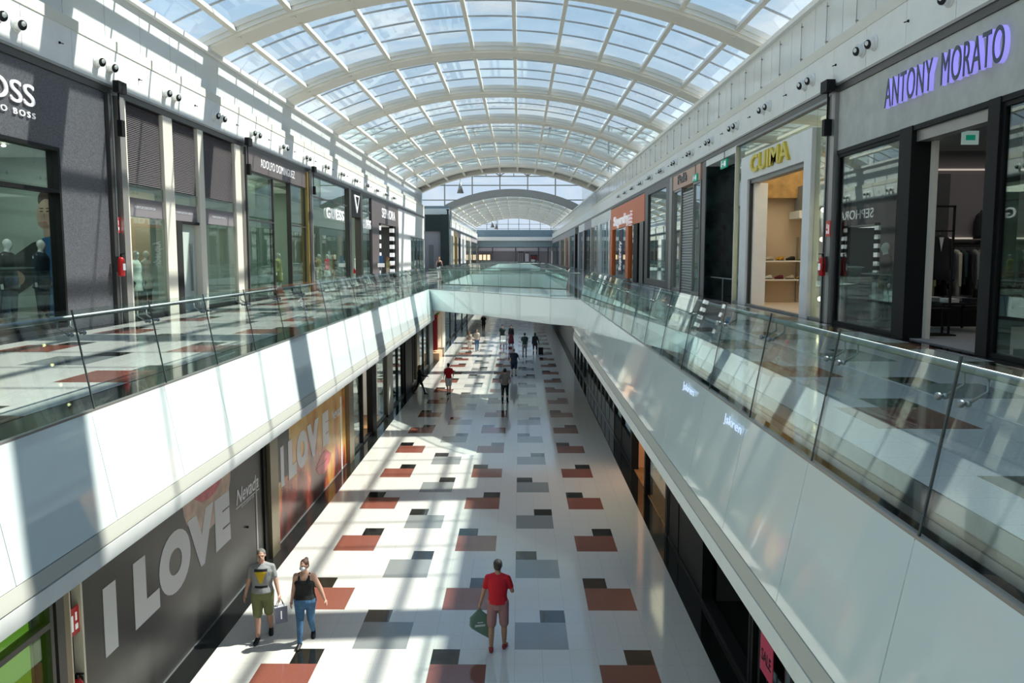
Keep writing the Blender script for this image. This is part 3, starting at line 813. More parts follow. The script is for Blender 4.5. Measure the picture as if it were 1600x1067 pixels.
# far shops, both sides, simple but whole
def simple_front(side, level, y0, y1, label, frame='dark_metal', sign='white', inner='int_mint', pil=None, zsign=None, mull=3, lit=None, group=None, gl='shop_glass', room=True):
    f = Front(side, level, y0, y1, label, group)
    zt = ZT if level else 4.25; z = f.z
    zs = zsign or zt - .9
    f.b('sign_band', -.3, .03, y0, y1, zs, zt, sign)
    w = .3 if not pil else pil[1]
    f.b('pilaster', -.3, .10, y0, y0 + w, z, zs, pil[0] if pil else frame); f.b('pilaster', -.3, .10, y1 - w, y1, z, zs, pil[0] if pil else frame)
    n = mull; a, b_ = y0 + w, y1 - w
    f.frame(a, b_, z, zs, .06, frame, -.12, 0, mull=[a + (b_ - a) * k / n for k in range(1, n)])
    f.pane(a + .03, b_ - .03, z + .04, zs - .04, gl)
    if room: f.room(y0 + .1, y1 - .1, 4, zs + .1, inner)
    return f
FL = [(124.8, 131, 'distant shopfront on the left with a white frame, first past the dark block', 'white', 'white', 'int_dark', ('ivory', 1.2)),
      (131, 138.5, 'distant shopfront on the left with golden timber cladding', 'gold', 'gold', 'warm_wall', ('gold', 1.6)),
      (138.5, 147, 'distant shopfront on the left with dark opening, past the golden one', 'black', 'brown_sign', 'int_dark', ('lilac', 1.5)),
      (147, 158, 'distant shopfront on the left with bright white pilasters', 'white', 'white', 'int_mint', ('letter_white', 2.2)),
      (158, 176, 'farthest tan shopfront on the left', 'ivory', 'ivory', 'warm_wall', ('ivory', 1.5)),
      (176, 204, 'farthest grey shopfront on the left beside the end wall', 'grey_metal', 'lilac', 'int_grey', ('grey_metal', 1.5))]
for (a, b_, lb, fr, sg, inn, pl) in FL: simple_front(-1, 1, a, b_, lb, fr, sg, inn, pl)

# ---- right, upper floor
f = Front(1, 1, 6.0, 21.3, 'grey concrete shopfront with violet-lit capital letters over a black-framed entrance')
f.bb('fascia_panel', [(-.3, .0, 6, 21.3, 10.12, ZT, 'concrete')])
f.text('ANTONY  MORATO', 14.0, 18.45, 10.66, 11.27, 'letter_violet', off=.0, name='lettering_glow', bold=0, depth=.09, space=1.06)
f.text('ANTONY  MORATO', 14.0, 18.45, 10.66, 11.27, 'letter_navy', off=.091, name='lettering', bold=0, depth=.012, space=1.06)
f.bb('portal', [(-.35, .05, 17.2, 17.75, ZF, 10.12, 'black'), (-.35, .05, 14.1, 14.45, ZF, 10.12, 'black'), (-.35, .03, 6, 21.25, 10.02, 10.12, 'black')])
f.bb('shutter_box', [(-.30, -.05, 14.45, 17.2, 9.80, 10.02, 'grey_metal')])
f.frame(17.75, 21.2, ZF, 10.02, .08, 'black', -.2, .0); f.pane(17.83, 21.12, ZF + .08, 9.94)
f.frame(6.0, 14.1, ZF, 10.02, .08, 'black', -.2, .0, mull=(10.2,)); f.pane(6.1, 14.02, ZF + .08, 9.94)
f.b('jamb', -.44, -.35, 17.05, 17.2, ZF, 9.8, 'ivory')
struct(MB().box(f.x(-6.1), f.x(-6), 6, 21.2, ZF, 10.1, 'int_mauve').obj('wall_shop')); struct(MB().box(f.x(-6), f.x(-.35), 21.15, 21.25, ZF, 10.1, 'int_mauve').obj('wall_shop')); struct(MB().box(f.x(-6), f.x(-.35), 5.9, 6, ZF, 10.1, 'int_dark').obj('wall_shop'))
struct(MB().box(f.x(-6), f.x(-.1), 6, 21.2, ZF, ZF + .02, 'int_grey').obj('floor_shop')); struct(MB().box(f.x(-6), f.x(-.35), 6, 21.2, 10.1, 10.2, 'int_grey').obj('ceiling_shop'))
struct(MB().box(f.x(-2.55), f.x(-1.5), 20.7, 21.15, ZF, 9.5, 'int_dark').obj('wall_shop_niche'))
f.bb('led_strip', [(-6, -1.9, 21.08, 21.14, 7.93, 7.97, 'led'), (-6, -1.5, 21.08, 21.14, 9.62, 9.66, 'led')])
f.b('ledge', -6, -2.6, 20.9, 21.14, 7.84, 7.9, 'int_dark'); f.b('low_plinth', -6, -2.0, 20.1, 21.1, ZF + .02, 6.25, 'black')
for k, (o, y) in enumerate(((-1.6, 15.0), (-1.6, 16.6), (-1.2, 19.2), (-1.2, 12.5), (-2.6, 18.3))):
    s_ = thing('track_spotlight', 'small white track spotlight on the grey ceiling inside the concrete-fronted shop', 'spotlight', (f.x(o), y, 10.1), group='track spotlights in the concrete-fronted shop')
    m_ = MB(); m_.tube([(0, 0, 0), (0, 0, -.15)], .02, 6, 'black'); m_.obj('stem', None, s_, (0, 0, 0))
    m_ = MB(); m_.tube([(-.1, 0, -.12), (.12, .05, -.22)], .055, 10, 'white'); m_.ell((.13, .055, -.225), .045, n=8, h=6, m='spot'); m_.obj('lamp_head', None, s_, (0, 0, 0))
t = thing('exit_sign', 'pale exit sign hanging from the ceiling inside the concrete-fronted shop', 'sign', (XR + .75, 16.5, 9.78), PI / 2)
MB().box(-.02, .02, -.16, .16, -.13, .13, 'mask_pale').obj('sign_panel', None, t, (0, 0, 0)); MB().box(-.024, -.02, -.09, .09, -.05, .05, 'exit_green').obj('pictogram', None, t, (0, 0, 0)); MB().box(-.01, .01, -.01, .01, .13, .32, 'dark_metal').obj('hanger', None, t, (0, 0, 0))
clamp('black bracket at the top of the column beside the concrete shopfront', 1, 21.55)
struct(MB().box(XR - .10, XR + .3, 21.3, 21.55, ZF, ZT, 'grey_metal').box(XR - .03, XR + .3, 21.62, 21.86, ZF, ZT, 'dark_metal').box(XR - .02, XR + .3, 21.5, 22.0, ZF, ZT, 'black').obj('column'))

f = Front(1, 1, 21.95, 31.2, 'shopfront with pale grey portal, yellow letters and shoe shelves inside')
f.bb('portal', [(-.2, .08, 22.95, 23.55, ZF, 10.95, 'white'), (-.35, .08, 29.3, 30.15, ZF, 10.95, 'white'), (-.2, .08, 23.55, 29.3, 10.13, 10.95, 'white')])
f.text('CUIMA', 24.7, 28.75, 10.30, 10.88, 'yellow', off=.08, depth=.08, bold=.022)
f.bb('shutter_box', [(-.30, -.02, 23.55, 29.3, 10.0, 10.13, 'steel'), (-.1, .0, 29.2, 29.3, ZF, 10.1, 'dark_metal')])
f.b('door', -.55, -.1, 29.0, 29.1, ZF, 10.0, 'white', 'white door leaf standing open')
f.pane(22.0, 22.95, ZF + .05, ZT); f.pane(30.15, 31.15, ZF + .05, ZT); f.b('glass_pane', -.052, -.04, 22.95, 30.15, 10.95, ZT, 'shop_glass')
f.bb('window_frame', [(-.1, .04, 31.1, 31.2, ZF, ZT, 'ivory'), (-.1, .04, 21.95, 22.02, ZF, ZT, 'steel'), (-.1, .04, 22.0, 31.1, ZT - .07, ZT, 'steel'), (-.1, .04, 22, 31.1, ZF, ZF + .06, 'steel')])
f.room(22.0, 31.1, 5.0, 11.7, 'beige_wall', 'beige_wall')
struct(MB().box(f.x(-5), f.x(-.6), 30.6, 31.0, 9.6, 11.2, 'warm_wall').obj('wall_shop_timber')); struct(MB().box(f.x(-3.6), f.x(-1.95), 29.9, 31.0, 8.85, 9.12, 'white').obj('wall_shop_soffit')); struct(MB().box(f.x(-3.4), f.x(-2.1), 29.9, 30.9, 9.12, 10.0, 'int_grey').obj('wall_shop_cabinet'))
mb = MB()
for z in (7.30, 6.62): mb.box(f.x(-4.4), f.x(-.5), 30.45, 31.0, z, z + .05, 'white')
for o_ in (1.1, 2.3, 3.5): mb.box(f.x(-o_ - .03), f.x(-o_ + .03), 30.95, 31.05, ZF, 8.2, 'grey_metal')
sh = mb.obj('shoe_shelf'); tag(sh, 'white wall shelves carrying shoes behind the pale grey portal', 'shelf')
for yb, lb in ((22.5, 'near'), (30.6, 'far')):
    for k, z in enumerate((6.36, 7.15, 7.95, 8.73)):
        o = MB().ell((f.x(-.13), yb, z), .06, n=12, h=8, m='bulb').obj('light_bulb')
        tag(o, '%s glowing round bulb in the %s window strip of the yellow-lettered shop' % (('lowest', 'second lowest', 'second highest', 'highest')[k], lb), 'light bulb', 'bulbs in the %s window strip' % lb)
    mb = MB(); mb.tube([(f.x(-.21), yb, ZF + .02), (f.x(-.21), yb, 9.3)], .02, 6, 'steel')
    tag(mb.obj('bulb_rail'), 'slim steel rail carrying the round bulbs in the %s window strip' % lb, 'rail')

f = Front(1, 1, 31.2, 36.9, 'black marble recess with a green exit sign at its top')
f.bb('marble_panel', [(-.9, -.8, 31.3, 36.2, ZF, 11.2, 'marble_black'), (-.9, -.02, 36.1, 36.2, ZF, ZT, 'marble_black'), (-.9, -.0, 36.2, 36.9, ZF, ZT, 'brown_sign'), (-.9, -.0, 31.2, 31.35, ZF, ZT, 'black'), (-.9, -.0, 31.35, 36.2, 11.3, ZT, 'white')])
f.bb('low_rail', [(-.3, -.26, 31.4, 36.0, 6.6, 6.64, 'steel'), (-.3, -.26, 33.9, 33.94, ZF, 6.6, 'steel')])
def exit_sign(loc, label, side=1, w=.95, h=.32):
    t = thing('exit_sign', label, 'sign', loc)
    m_ = MB(); m_.box(-.03, .03, -w / 2, w / 2, -h / 2, h / 2, 'exit_green'); m_.obj('sign_panel', None, t, (0, 0, 0))
    m_ = MB(); x = -.034
    def q(y0, y1, z0, z1): m_.box(x - .004, x, y0, y1, z0, z1, 'letter_white')
    q(-.38 * w, -.12 * w, -.30 * h, .30 * h)                     # door
    q(.02 * w, .2 * w, -.04 * h, .04 * h)                        # arrow shaft
    m_.prism([(x, .02 * w, .18 * h), (x, .02 * w, -.18 * h), (x, -.07 * w, 0)], (-.004, 0, 0), 'letter_white')
    m_.tube([(x, .36 * w, -.3 * h), (x, .30 * w, -.02 * h), (x, .27 * w, .2 * h)], .018, 6, 'letter_white'); m_.tube([(x, .24 * w, -.3 * h), (x, .30 * w, -.02 * h)], .014, 6, 'letter_white'); m_.ell((x, .25 * w, .32 * h), .025, n=8, h=6, m='letter_white')
    m_.obj('running_figure', None, t, (0, 0, 0))
    m_ = MB(); m_.box(-.012, .012, -.012, .012, h / 2, ZB - .19 - loc[2], 'dark_metal'); m_.obj('hanger', None, t, (0, 0, 0))
    return t
exit_sign((XR - .03, 32.9, 11.06), 'green exit sign with running figure in front of the black marble recess')
exit_sign((XR - .08, 38.0, 11.0), 'green exit sign hanging beside the pink shop sign', w=.9)

f = Front(1, 1, 36.95, 44.3, 'narrow shopfront with a pink sign band over a lowered roller shutter')
f.b('sign_band', -.3, .05, 37.1, 44.2, 10.85, ZT, 'pink'); f.text('Polè', 40.0, 42.2, 11.05, 11.5, 'brown_sign', off=.05, depth=.04, bold=.03)
mb = MB(); z = ZF
while z < 10.5: mb.prism([(f.x(-.1), 38.8, z), (f.x(-.05), 38.8, z + .03), (f.x(-.05), 38.8, z + .10), (f.x(-.1), 38.8, z + .13)], (0, 2.6, 0), 'shutter'); z += .13
mb.obj('roller_shutter', None, f.t)
f.frame(41.5, 43.6, ZF, 10.85, .12, 'grey_metal', -.15, .02); f.pane(41.6, 43.5, ZF + .1, 10.75); f.frame(37.1, 38.7, ZF, 10.85, .1, 'grey_metal', -.15, .02); f.pane(37.2, 38.6, ZF + .1, 10.75)
f.b('pilaster', -.3, .1, 43.6, 44.3, ZF, ZT, 'grey_metal')
f.room(37.1, 43.6, 3, 10.8, 'beige_wall')

f = Front(1, 1, 44.3, 53.2, 'dark grey framed shop window with a white cafe display low inside')
f.bb('portal', [(-.3, .05, 44.3, 45.6, ZF, ZT, 'dark_metal'), (-.3, .05, 52.0, 53.2, ZF, ZT, 'dark_metal'), (-.3, .05, 45.6, 52.0, 11.25, ZT, 'dark_metal'), (-.3, .05, 45.6, 52, ZF, ZF + .35, 'dark_metal')])
f.pane(45.6, 52, ZF + .35, 11.25); f.room(45.6, 52, 3.5, 11.3, 'int_dark')
mb = MB(); mb.box(f.x(-2.2), f.x(-1.2), 46, 51.6, 6.75, 6.85, 'letter_white'); mb.box(f.x(-2.1), f.x(-1.3), 46.1, 51.5, ZF, 6.3, 'dark_metal'); mb.box(f.x(-2.2), f.x(-1.15), 46, 51.6, 6.22, 6.32, 'letter_white')
tag(mb.obj('display_counter'), 'dark counter with two bright white ledges behind the dark framed window', 'counter')

f = Front(1, 1, 53.4, 73.0, 'orange shopfront with white outlined letters and orange pilasters')
f.b('fascia_panel', -.3, .05, 53.4, 73, 9.72, 11.45, 'orange'); f.b('upper_strip', -.3, .0, 53.4, 73, 11.45, ZT, 'dark_metal')
for a in (71.2, 60.7): f.b('pilaster', -.3, .12, a, a + 1.5, ZF + .1, 9.72, 'orange', 'orange pilaster')
f.b('pilaster', -.3, .12, 53.4, 55.0, ZF, 9.72, 'dark_metal'); f.b('pilaster', -.3, .05, 56.5, 58.5, ZF, 9.72, 'black')
f.text('Superdry.', 60.0, 70.0, 9.72, 10.72, 'letter_white', off=.05, depth=.12, bold=.022)
mb = MB(); random.seed(3)
for k in range(7):                                            # column of red outlined characters
    y = 58.9 + (k % 2) * .7; z = 9.75 + .26 * (k // 2)
    mb.box(f.x(.05), f.x(.2), y, y + .5, z, z + .04, 'red_paint'); mb.box(f.x(.05), f.x(.2), y + .2, y + .26, z - .1, z + .16, 'letter_white'); mb.box(f.x(.05), f.x(.2), y, y + .5, z + .11, z + .14, 'letter_white')
mb.obj('character_column', None, f.t)
f.b('banner', -.06, -.02, 65.0, 67.6, ZF + .3, 9.6, 'navy', 'dark blue vertical banner')
me = text_mesh('Superdry', .02, .5)
xs = [v.co.x for v in me.vertices]; ys = [v.co.y for v in me.vertices]; x0_, x1_, y0_, y1_ = min(xs), max(xs), min(ys), max(ys)
for v in me.vertices: v.co = (f.x(.0 + .03 * (v.co.z + .5)), 67.2 - 1.8 * (1 - (v.co.y - y0_) / (y1_ - y0_)), 6.4 + 2.3 * (v.co.x - x0_) / (x1_ - x0_))
me.materials.clear(); me.materials.append(M['letter_white'])
bt = bpy.data.objects.new('banner_lettering', me); COL.objects.link(bt); bt.parent = f.t; bt.matrix_parent_inverse = Matrix.Translation(-f.t.location)
f.pane(58.5, 60.7, ZF, 9.72); f.pane(62.2, 71.2, ZF, 9.72); f.pane(55.0, 56.5, ZF, 9.72)
f.room(53.6, 72.8, 5, 9.6, 'int_dark', 'floor_grey')
FR = [(73.2, 84, 'white shopfront on the right just past the orange one', 'white', 'white', 'int_mint', ('white_gloss', 1.4)),
      (84, 93, 'pale shopfront on the right, second past the orange one', 'ivory', 'white', 'beige_wall', ('grey_metal', 1.0)),
      (93, 103, 'grey shopfront on the right with tan panels, third past the orange one', 'dark_metal', 'lilac', 'warm_wall', ('dark_metal', .9)),
      (103, 113, 'grey framed shopfront on the right, fourth past the orange one', 'grey_metal', 'white', 'int_grey', ('lilac', 1.6)),
      (113, 120, 'black shopfront on the right, fifth past the orange one', 'black', 'black', 'int_dark', ('black', 1.6)),
      (120, 133, 'slate blue shopfront on the right beyond the black one', 'blue_grey', 'blue_grey', 'int_grey', ('grey_metal', 1.3)),
      (133, 146, 'distant shopfront on the right with pinkish pilasters', 'pink', 'lilac', 'warm_wall', ('pink', 1.8)),
      (146, 164, 'distant olive shopfront on the right', 'gold', 'lilac', 'int_grey', ('lilac', 2)),
      (164, 204, 'farthest grey shopfront on the right beside the end wall', 'dark_metal', 'lilac', 'int_grey', ('grey_metal', 2.5))]
for (a, b_, lb, fr, sg, inn, pl) in FR: simple_front(1, 1, a, b_, lb, fr, sg, inn, pl)

# ================================================================ GROUND FLOOR SHOPS
ZG = 4.28
f = Front(-1, 0, 2.0, 10.76, 'ground floor shopfront with lime green film on its glass')
f.frame(2.0, 10.7, 0.05, ZG, .08, 'dark_metal', mull=(6.3,), trans=(2.6,)); f.pane(2.05, 10.65, .1, ZG, 'green_glass')
f.b('sill', -.3, .05, 2, 10.76, 0, .08, 'black')
f.room(2.0, 10.7, 4, 4.2, 'int_mint')
struct(MB().box(GL - .3, GL + .04, 10.76, 10.95, 0, ZG, 'dark_metal').box(GL - .3, GL + .03, 10.95, 11.10, 0, ZG, 'bronze').box(GL - .3, GL + .03, 11.10, 11.13, 0, ZG, 'ivory').box(GL - .4, GL - .3, 11.1, 11.5, 0, ZG, 'black_matt').obj('column'))
def extinguisher(x, y, z, label, group='red fire extinguishers'):
    t = thing('fire_extinguisher', label, 'fire extinguisher', (x, y, z))
    m_ = MB(); m_.tube([(0, 0, 0), (0, 0, .02), (0, 0, .40), (0, 0, .46), (0, 0, .49)], [.07, .085, .085, .06, .03], 16, 'red_paint'); m_.obj('cylinder_body', None, t, (0, 0, 0))
    m_ = MB(); m_.box(-.02, .02, -.02, .02, .49, .55, 'black'); m_.box(-.012, .10, -.015, .015, .55, .57, 'black'); m_.obj('valve_handle', None, t, (0, 0, 0))
    m_ = MB(); m_.tube([(0, .03, .52), (.02, .11, .46), (.02, .12, .25), (.02, .10, .12)], .013, 8, 'black'); m_.obj('hose', None, t, (0, 0, 0))
    m_ = MB(); m_.box(-.02, .088, -.05, .05, .15, .32, 'letter_white'); m_.obj('paper_label', None, t, (0, 0, 0))
    m_ = MB(); m_.box(-.14, -.05, -.03, .03, .1, .5, 'dark_metal'); m_.obj('wall_hook', None, t, (0, 0, 0))
    return t
def warn_sign(x, y, z, side, label):
    t = thing('warning_sign', label, 'sign', (x, y, z))
    m_ = MB(); m_.box(-.01, .01, -.15, .15, -.2, .2, 'red_paint'); m_.obj('sign_panel', None, t, (0, 0, 0))
    m_ = MB(); d = .012 * -side; m_.box(d, d * 1.3, -.08, -.02, -.13, .1, 'letter_white'); m_.box(d, d * 1.3, .03, .1, -.13, -.05, 'letter_white'); m_.box(d, d * 1.3, .04, .08, .0, .12, 'letter_white'); m_.obj('pictogram', None, t, (0, 0, 0))
    return t
extinguisher(GL - .02, 11.28, 1.02, 'red fire extinguisher on the ground floor beside the charcoal hoarding')
warn_sign(GL - .03, 11.28, 2.35, -1, 'red warning sign above the ground floor fire extinguisher')
extinguisher(XL + .26, 21.1, 7.0, 'red fire extinguisher on the column beside the dark granite shopfront')
warn_sign(XL + .02, 21.45, 8.3, -1, 'red warning sign on the column beside the dark granite shopfront')
e_ = extinguisher(XR - .22, 21.45, 7.0, 'red fire extinguisher on the column beside the yellow-lettered shop'); e_.rotation_euler = (0, 0, PI)
warn_sign(XR - .12, 21.4, 8.2, 1, 'faded red sign above the extinguisher beside the yellow-lettered shop')

# hoarding 1
def hoarding(y0, y1, label):
    t = thing('hoarding', label, 'hoarding', (GL, (y0 + y1) / 2, 0), absolute=True); return t
h = hoarding(11.45, 19.84, 'charcoal hoarding with big pale I LOVE letters and printed red lips')
box('board', GL - .12, GL, 11.45, 19.84, 0, ZG, 'hoard', h)
box('edge_strip', GL - .12, GL + .02, 11.42, 11.47, 0, ZG, 'ivory', h)
text_on(-1, 'I', GL + .001, 12.06, 12.46, 1.42, 2.50, 'print_white', h, 'lettering', depth=.006, bold=.0)
text_on(-1, 'L', GL + .001, 13.05, 13.98, 1.40, 2.52, 'print_white', h, 'lettering', depth=.006, bold=.09)
text_on(-1, 'O', GL + .001, 14.00, 15.38, 1.38, 2.52, 'print_white', h, 'lettering', depth=.006, bold=.08)
text_on(-1, 'V', GL + .002, 15.28, 16.62, 1.40, 2.50, 'print_white', h, 'lettering', depth=.006, bold=.08)
text_on(-1, 'E', GL + .001, 16.68, 17.56, 1.39, 2.48, 'print_white', h, 'lettering', depth=.006, bold=.09)
text_on(-1, 'Nevada', GL + .001, 17.98, 19.55, 1.98, 2.32, 'print_white', h, 'logo_lettering', depth=.006, bold=.01, shear=.25)
text_on(-1, 'SHOPPING', GL + .001, 18.3, 19.2, 1.84, 1.89, 'print_white', h, 'small_lettering', depth=.006, bold=.0)
box('logo_underline', GL, GL + .006, 17.95, 19.6, 1.91, 1.93, 'print_white', h)
def lips(parent, yc, zc, sy, sz, name='printed_lips', skin=True, X=GL):
    n = 24
    def P(y, z): return (X, yc + sy * y, zc + sz * z)
    if skin:
        m_ = MB(); m_.prism([P(1.3 * math.cos(2 * PI * k / n), 1.45 * math.sin(2 * PI * k / n) - .25) for k in range(n)], (.002, 0, 0), 'face_skin'); m_.obj('printed_face', None, parent)
    up = [(-1, 0), (-.7, .25), (-.35, .52), (-.12, .58), (0, .48), (.12, .58), (.35, .52), (.7, .25), (1, 0), (.6, .05), (0, -.02), (-.6, .05)]
    lo = [(-1, -.03), (-.6, -.0), (0, -.08), (.6, 0), (1, -.03), (.75, -.35), (.4, -.62), (0, -.70), (-.4, -.62), (-.75, -.35)]
    for q in (up, lo):
        m_ = MB(); m_.prism([P(*p) for p in q], (.004, 0, 0), 'lips'); m_.obj(name, None, parent)
lips(h, 16.4, 3.05, 1.0, .62)
m_ = MB(); m_.box(GL, GL + .012, 19.30, 19.40, 0, 2.1, 'grey_metal'); m_.obj('door_edge', None, h)
m_ = MB(); m_.ell((GL + .03, 18.6, 1.3), .03, n=8, h=6, m='black'); m_.obj('door_knob', None, h)
struct(MB().box(GL - .3, GL + .05, 19.84, 20.1, 0, ZG, 'black').box(GL - .3, GL + .14, 20.1, 20.75, 0, ZG, 'bronze').box(GL - .3, GL + .05, 20.75, 21.05, 0, ZG, 'grey_metal').obj('column'))

# hoarding 2 : golden / red print
def flame_mat():
    m = bpy.data.materials.new('golden_flame_print'); m.use_nodes = True; N = m.node_tree; b = N.nodes['Principled BSDF']; b.inputs['Roughness'].default_value = .25
    t = N.nodes.new('ShaderNodeTexCoord'); mp = N.nodes.new('ShaderNodeMapping'); mp.inputs['Scale'].default_value = (1, .42, .22); mp.inputs['Rotation'].default_value = (.5, 0, 0)
    n = N.nodes.new('ShaderNodeTexNoise'); n.inputs['Scale'].default_value = 2.0; n.inputs['Detail'].default_value = 3
    N.links.new(t.outputs['Object'], mp.inputs[0]); N.links.new(mp.outputs[0], n.inputs['Vector'])
    r = N.nodes.new('ShaderNodeValToRGB'); cr_ = r.color_ramp
    cr_.elements[0].position = .30; cr_.elements[0].color = (.03, .012, .01, 1); cr_.elements[1].position = .80; cr_.elements[1].color = (.75, .52, .16, 1)
    for p, c in ((.42, (.16, .03, .02, 1)), (.5, (.42, .10, .04, 1)), (.60, (.55, .30, .07, 1))): q = cr_.elements.new(p); q.color = c
    sx_ = N.nodes.new('ShaderNodeSeparateXYZ'); N.links.new(t.outputs['Object'], sx_.inputs[0])
    ma = N.nodes.new('ShaderNodeMath'); ma.operation = 'MULTIPLY_ADD'; ma.inputs[1].default_value = .10; N.links.new(sx_.outputs['Z'], ma.inputs[0]); N.links.new(n.outputs['Fac'], ma.inputs[2])
    mb_ = N.nodes.new('ShaderNodeMath'); mb_.operation = 'SUBTRACT'; mb_.inputs[1].default_value = .10; N.links.new(ma.outputs[0], mb_.inputs[0])
    N.links.new(mb_.outputs[0], r.inputs[0]); N.links.new(r.outputs[0], b.inputs['Base Color']); return m
M['flame'] = flame_mat()
h = hoarding(21.05, 29.6, 'golden and red printed hoarding with pale I LOVE letters')
box('board', GL - .12, GL, 21.05, 29.6, 0, ZG, 'flame', h)
box('dark_print_edge', GL, GL + .002, 21.05, 22.3, 1.6, ZG, 'hoard', h)
for ch, a, b_, bo in (('I', 21.42, 21.72, 0), ('L', 22.15, 22.95, .09), ('O', 23.0, 24.2, .08), ('V', 24.15, 25.6, .08), ('E', 26.1, 26.95, .09)):
    text_on(-1, ch, GL + .003, a, b_, 1.42, 2.50, 'print_white', h, 'lettering', depth=.006, bold=bo)
text_on(-1, 'Nevada', GL + .003, 27.4, 29.0, 2.0, 2.35, 'print_white', h, 'logo_lettering', depth=.006, bold=.01, shear=.25)
lips(h, 26.2, .95, 1.05, .55, skin=False, X=GL + .003)
box('door_edge', GL, GL + .02, 28.75, 28.9, 0, 2.6, 'white', h)
struct(MB().box(GL - .3, GL + .14, 29.65, 30.45, 0, ZG, 'bronze').obj('column'))

# glazed shops further along, ground floor left
f = Front(-1, 0, 30.5, 39.0, 'ground floor glass shopfront past the golden hoarding, with a purple hanging banner')
f.pane(30.5, 32.9, .05, ZG); f.pane(36.7, 38.9, .05, ZG)
f.bb('window_frame', [(-.15, .03, 30.5, 30.6, 0, ZG, 'dark_metal'), (-.15, .03, 32.75, 32.9, 0, ZG, 'black'), (-.2, .05, 34.9, 35.9, 0, ZG, 'black'), (-.15, .03, 38.8, 39, 0, ZG, 'dark_metal'), (-.15, .03, 30.5, 39, 0, .06, 'black')])
f.b('banner', -.12, -.08, 35.95, 36.65, 1.2, 4.1, 'purple', 'purple banner'); f.room(30.5, 38.9, 3.5, 4.2, 'white', 'wood')
cols = [(39.0, 40.3, 'ivory'), (44.8, 47.5, 'black'), (50.0, 51.2, 'bronze'), (57.0, 59.2, 'steel'), (66.5, 69.0, 'ivory')]
for a, b_, m in cols: struct(MB().box(GL - .3, GL + .1, a, b_, 0, ZG, m).obj('column'))
for a, b_, lb, inn in ((40.3, 44.8, 'ground floor glass window right behind the pale pilaster', 'int_dark'), (47.5, 50.0, 'narrow ground floor window past the black column', 'int_grey'), (51.2, 57.0, 'ground floor glass window before the steel column near the red pillar', 'int_dark'), (69.0, 82, 'distant ground floor window past the ivory column', 'int_grey'), (82, 100, 'farthest ground floor window on the left', 'int_grey')):
    f = Front(-1, 0, a, b_, lb); f.frame(a, b_, .0, ZG, .08, 'dark_metal', mull=[(a + b_) / 2]); f.pane(a, b_, .08, ZG); f.room(a, b_, 3.5, 4.2, inn)
f = Front(-1, 0, 59.2, 66.5, 'ground floor tan shopfront with a red post and a wooden ledge')
f.b('board', -.12, 0, 61.5, 66.5, 0, ZG, 'beige_wall'); f.b('post', 0, .28, 60.4, 60.95, 0.7, 3.0, 'post_red', 'tall red post'); f.b('ledge', -.1, .5, 59.6, 63.5, 0.0, .55, 'tile_orange'); f.frame(59.2, 61.5, 0, ZG, .08, 'dark_metal')
t = thing('potted_plant', 'bright green plant on top of the tall red post', 'plant', (GL + .17, 60.7, 3.0))
MB().tube([(0, 0, 0), (0, 0, .22)], [.13, .17], 12, 'red_paint').obj('pot', None, t, (0, 0, 0))
m_ = MB(); random.seed(5)
for k in range(70):
    a = random.uniform(0, 2 * PI); el = random.uniform(.2, 1.4); L = random.uniform(.3, .6); d = Vector((math.cos(a) * math.cos(el), math.sin(a) * math.cos(el), math.sin(el)))
    s0 = Vector((0, 0, .2)); w = d.cross(Vector((0, 0, 1))).normalized() * .05
    m_.poly([s0, s0 + d * L * .5 + w, s0 + d * L, s0 + d * L * .5 - w], 'leaf')
o = m_.obj('leaves', None, t, (0, 0, 0))
w = MB(); w.box(GL - .2, GL, 100, YEND, 0, ZG, 'int_grey'); struct(w.obj('wall_left_ground_far'))
w = MB(); w.box(GR, GR + .2, 60, YEND, 0, ZG, 'int_grey'); struct(w.obj('wall_right_ground_far'))

# ground floor right
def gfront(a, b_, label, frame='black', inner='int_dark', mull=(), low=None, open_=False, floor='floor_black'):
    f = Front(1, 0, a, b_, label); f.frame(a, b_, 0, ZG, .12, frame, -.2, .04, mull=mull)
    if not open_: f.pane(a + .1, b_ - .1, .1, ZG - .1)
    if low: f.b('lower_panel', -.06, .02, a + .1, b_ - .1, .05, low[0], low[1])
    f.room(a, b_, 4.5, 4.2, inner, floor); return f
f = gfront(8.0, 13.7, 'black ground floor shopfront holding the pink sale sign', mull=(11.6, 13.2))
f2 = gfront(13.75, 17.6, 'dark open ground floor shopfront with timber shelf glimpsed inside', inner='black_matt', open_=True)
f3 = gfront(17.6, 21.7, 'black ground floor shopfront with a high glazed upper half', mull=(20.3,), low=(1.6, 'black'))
f4 = Front(1, 0, 21.7, 29.2, 'ground floor shopfront open onto a room of pale orange tiles')
f4.b('post', -.2, .06, 21.7, 22.0, 0, ZG, 'black'); f4.b('post', -.2, .04, 25.7, 25.95, 0, ZG, 'black'); f4.b('post', -.2, .05, 28.85, 29.2, 0, ZG, 'black'); f4.pane(22.0, 25.7, .05, ZG)
w = MB(); X0 = GR + 1.6; w.box(X0, X0 + .1, 21.7, 29.2, 0, ZG, 'tile_orange')
for k in range(13): w.box(X0 - .004, X0, 22 + k * .55, 22.02 + k * .55, 0, ZG, 'beige_wall')
for k in range(7): w.box(X0 - .004, X0, 21.7, 29.2, .5 + k * .5, .515 + k * .5, 'beige_wall')
struct(w.obj('wall_shop_tiled')); struct(MB().box(GR + .05, X0, 21.7, 29.2, 0, .02, 'wood').obj('floor_shop')); struct(MB().box(GR + .2, X0, 21.72, 21.8, 0, ZG, 'warm_wall').obj('wall_shop')); struct(MB().box(GR + .2, X0, 29.1, 29.18, 0, ZG, 'tile_orange').obj('wall_shop'))
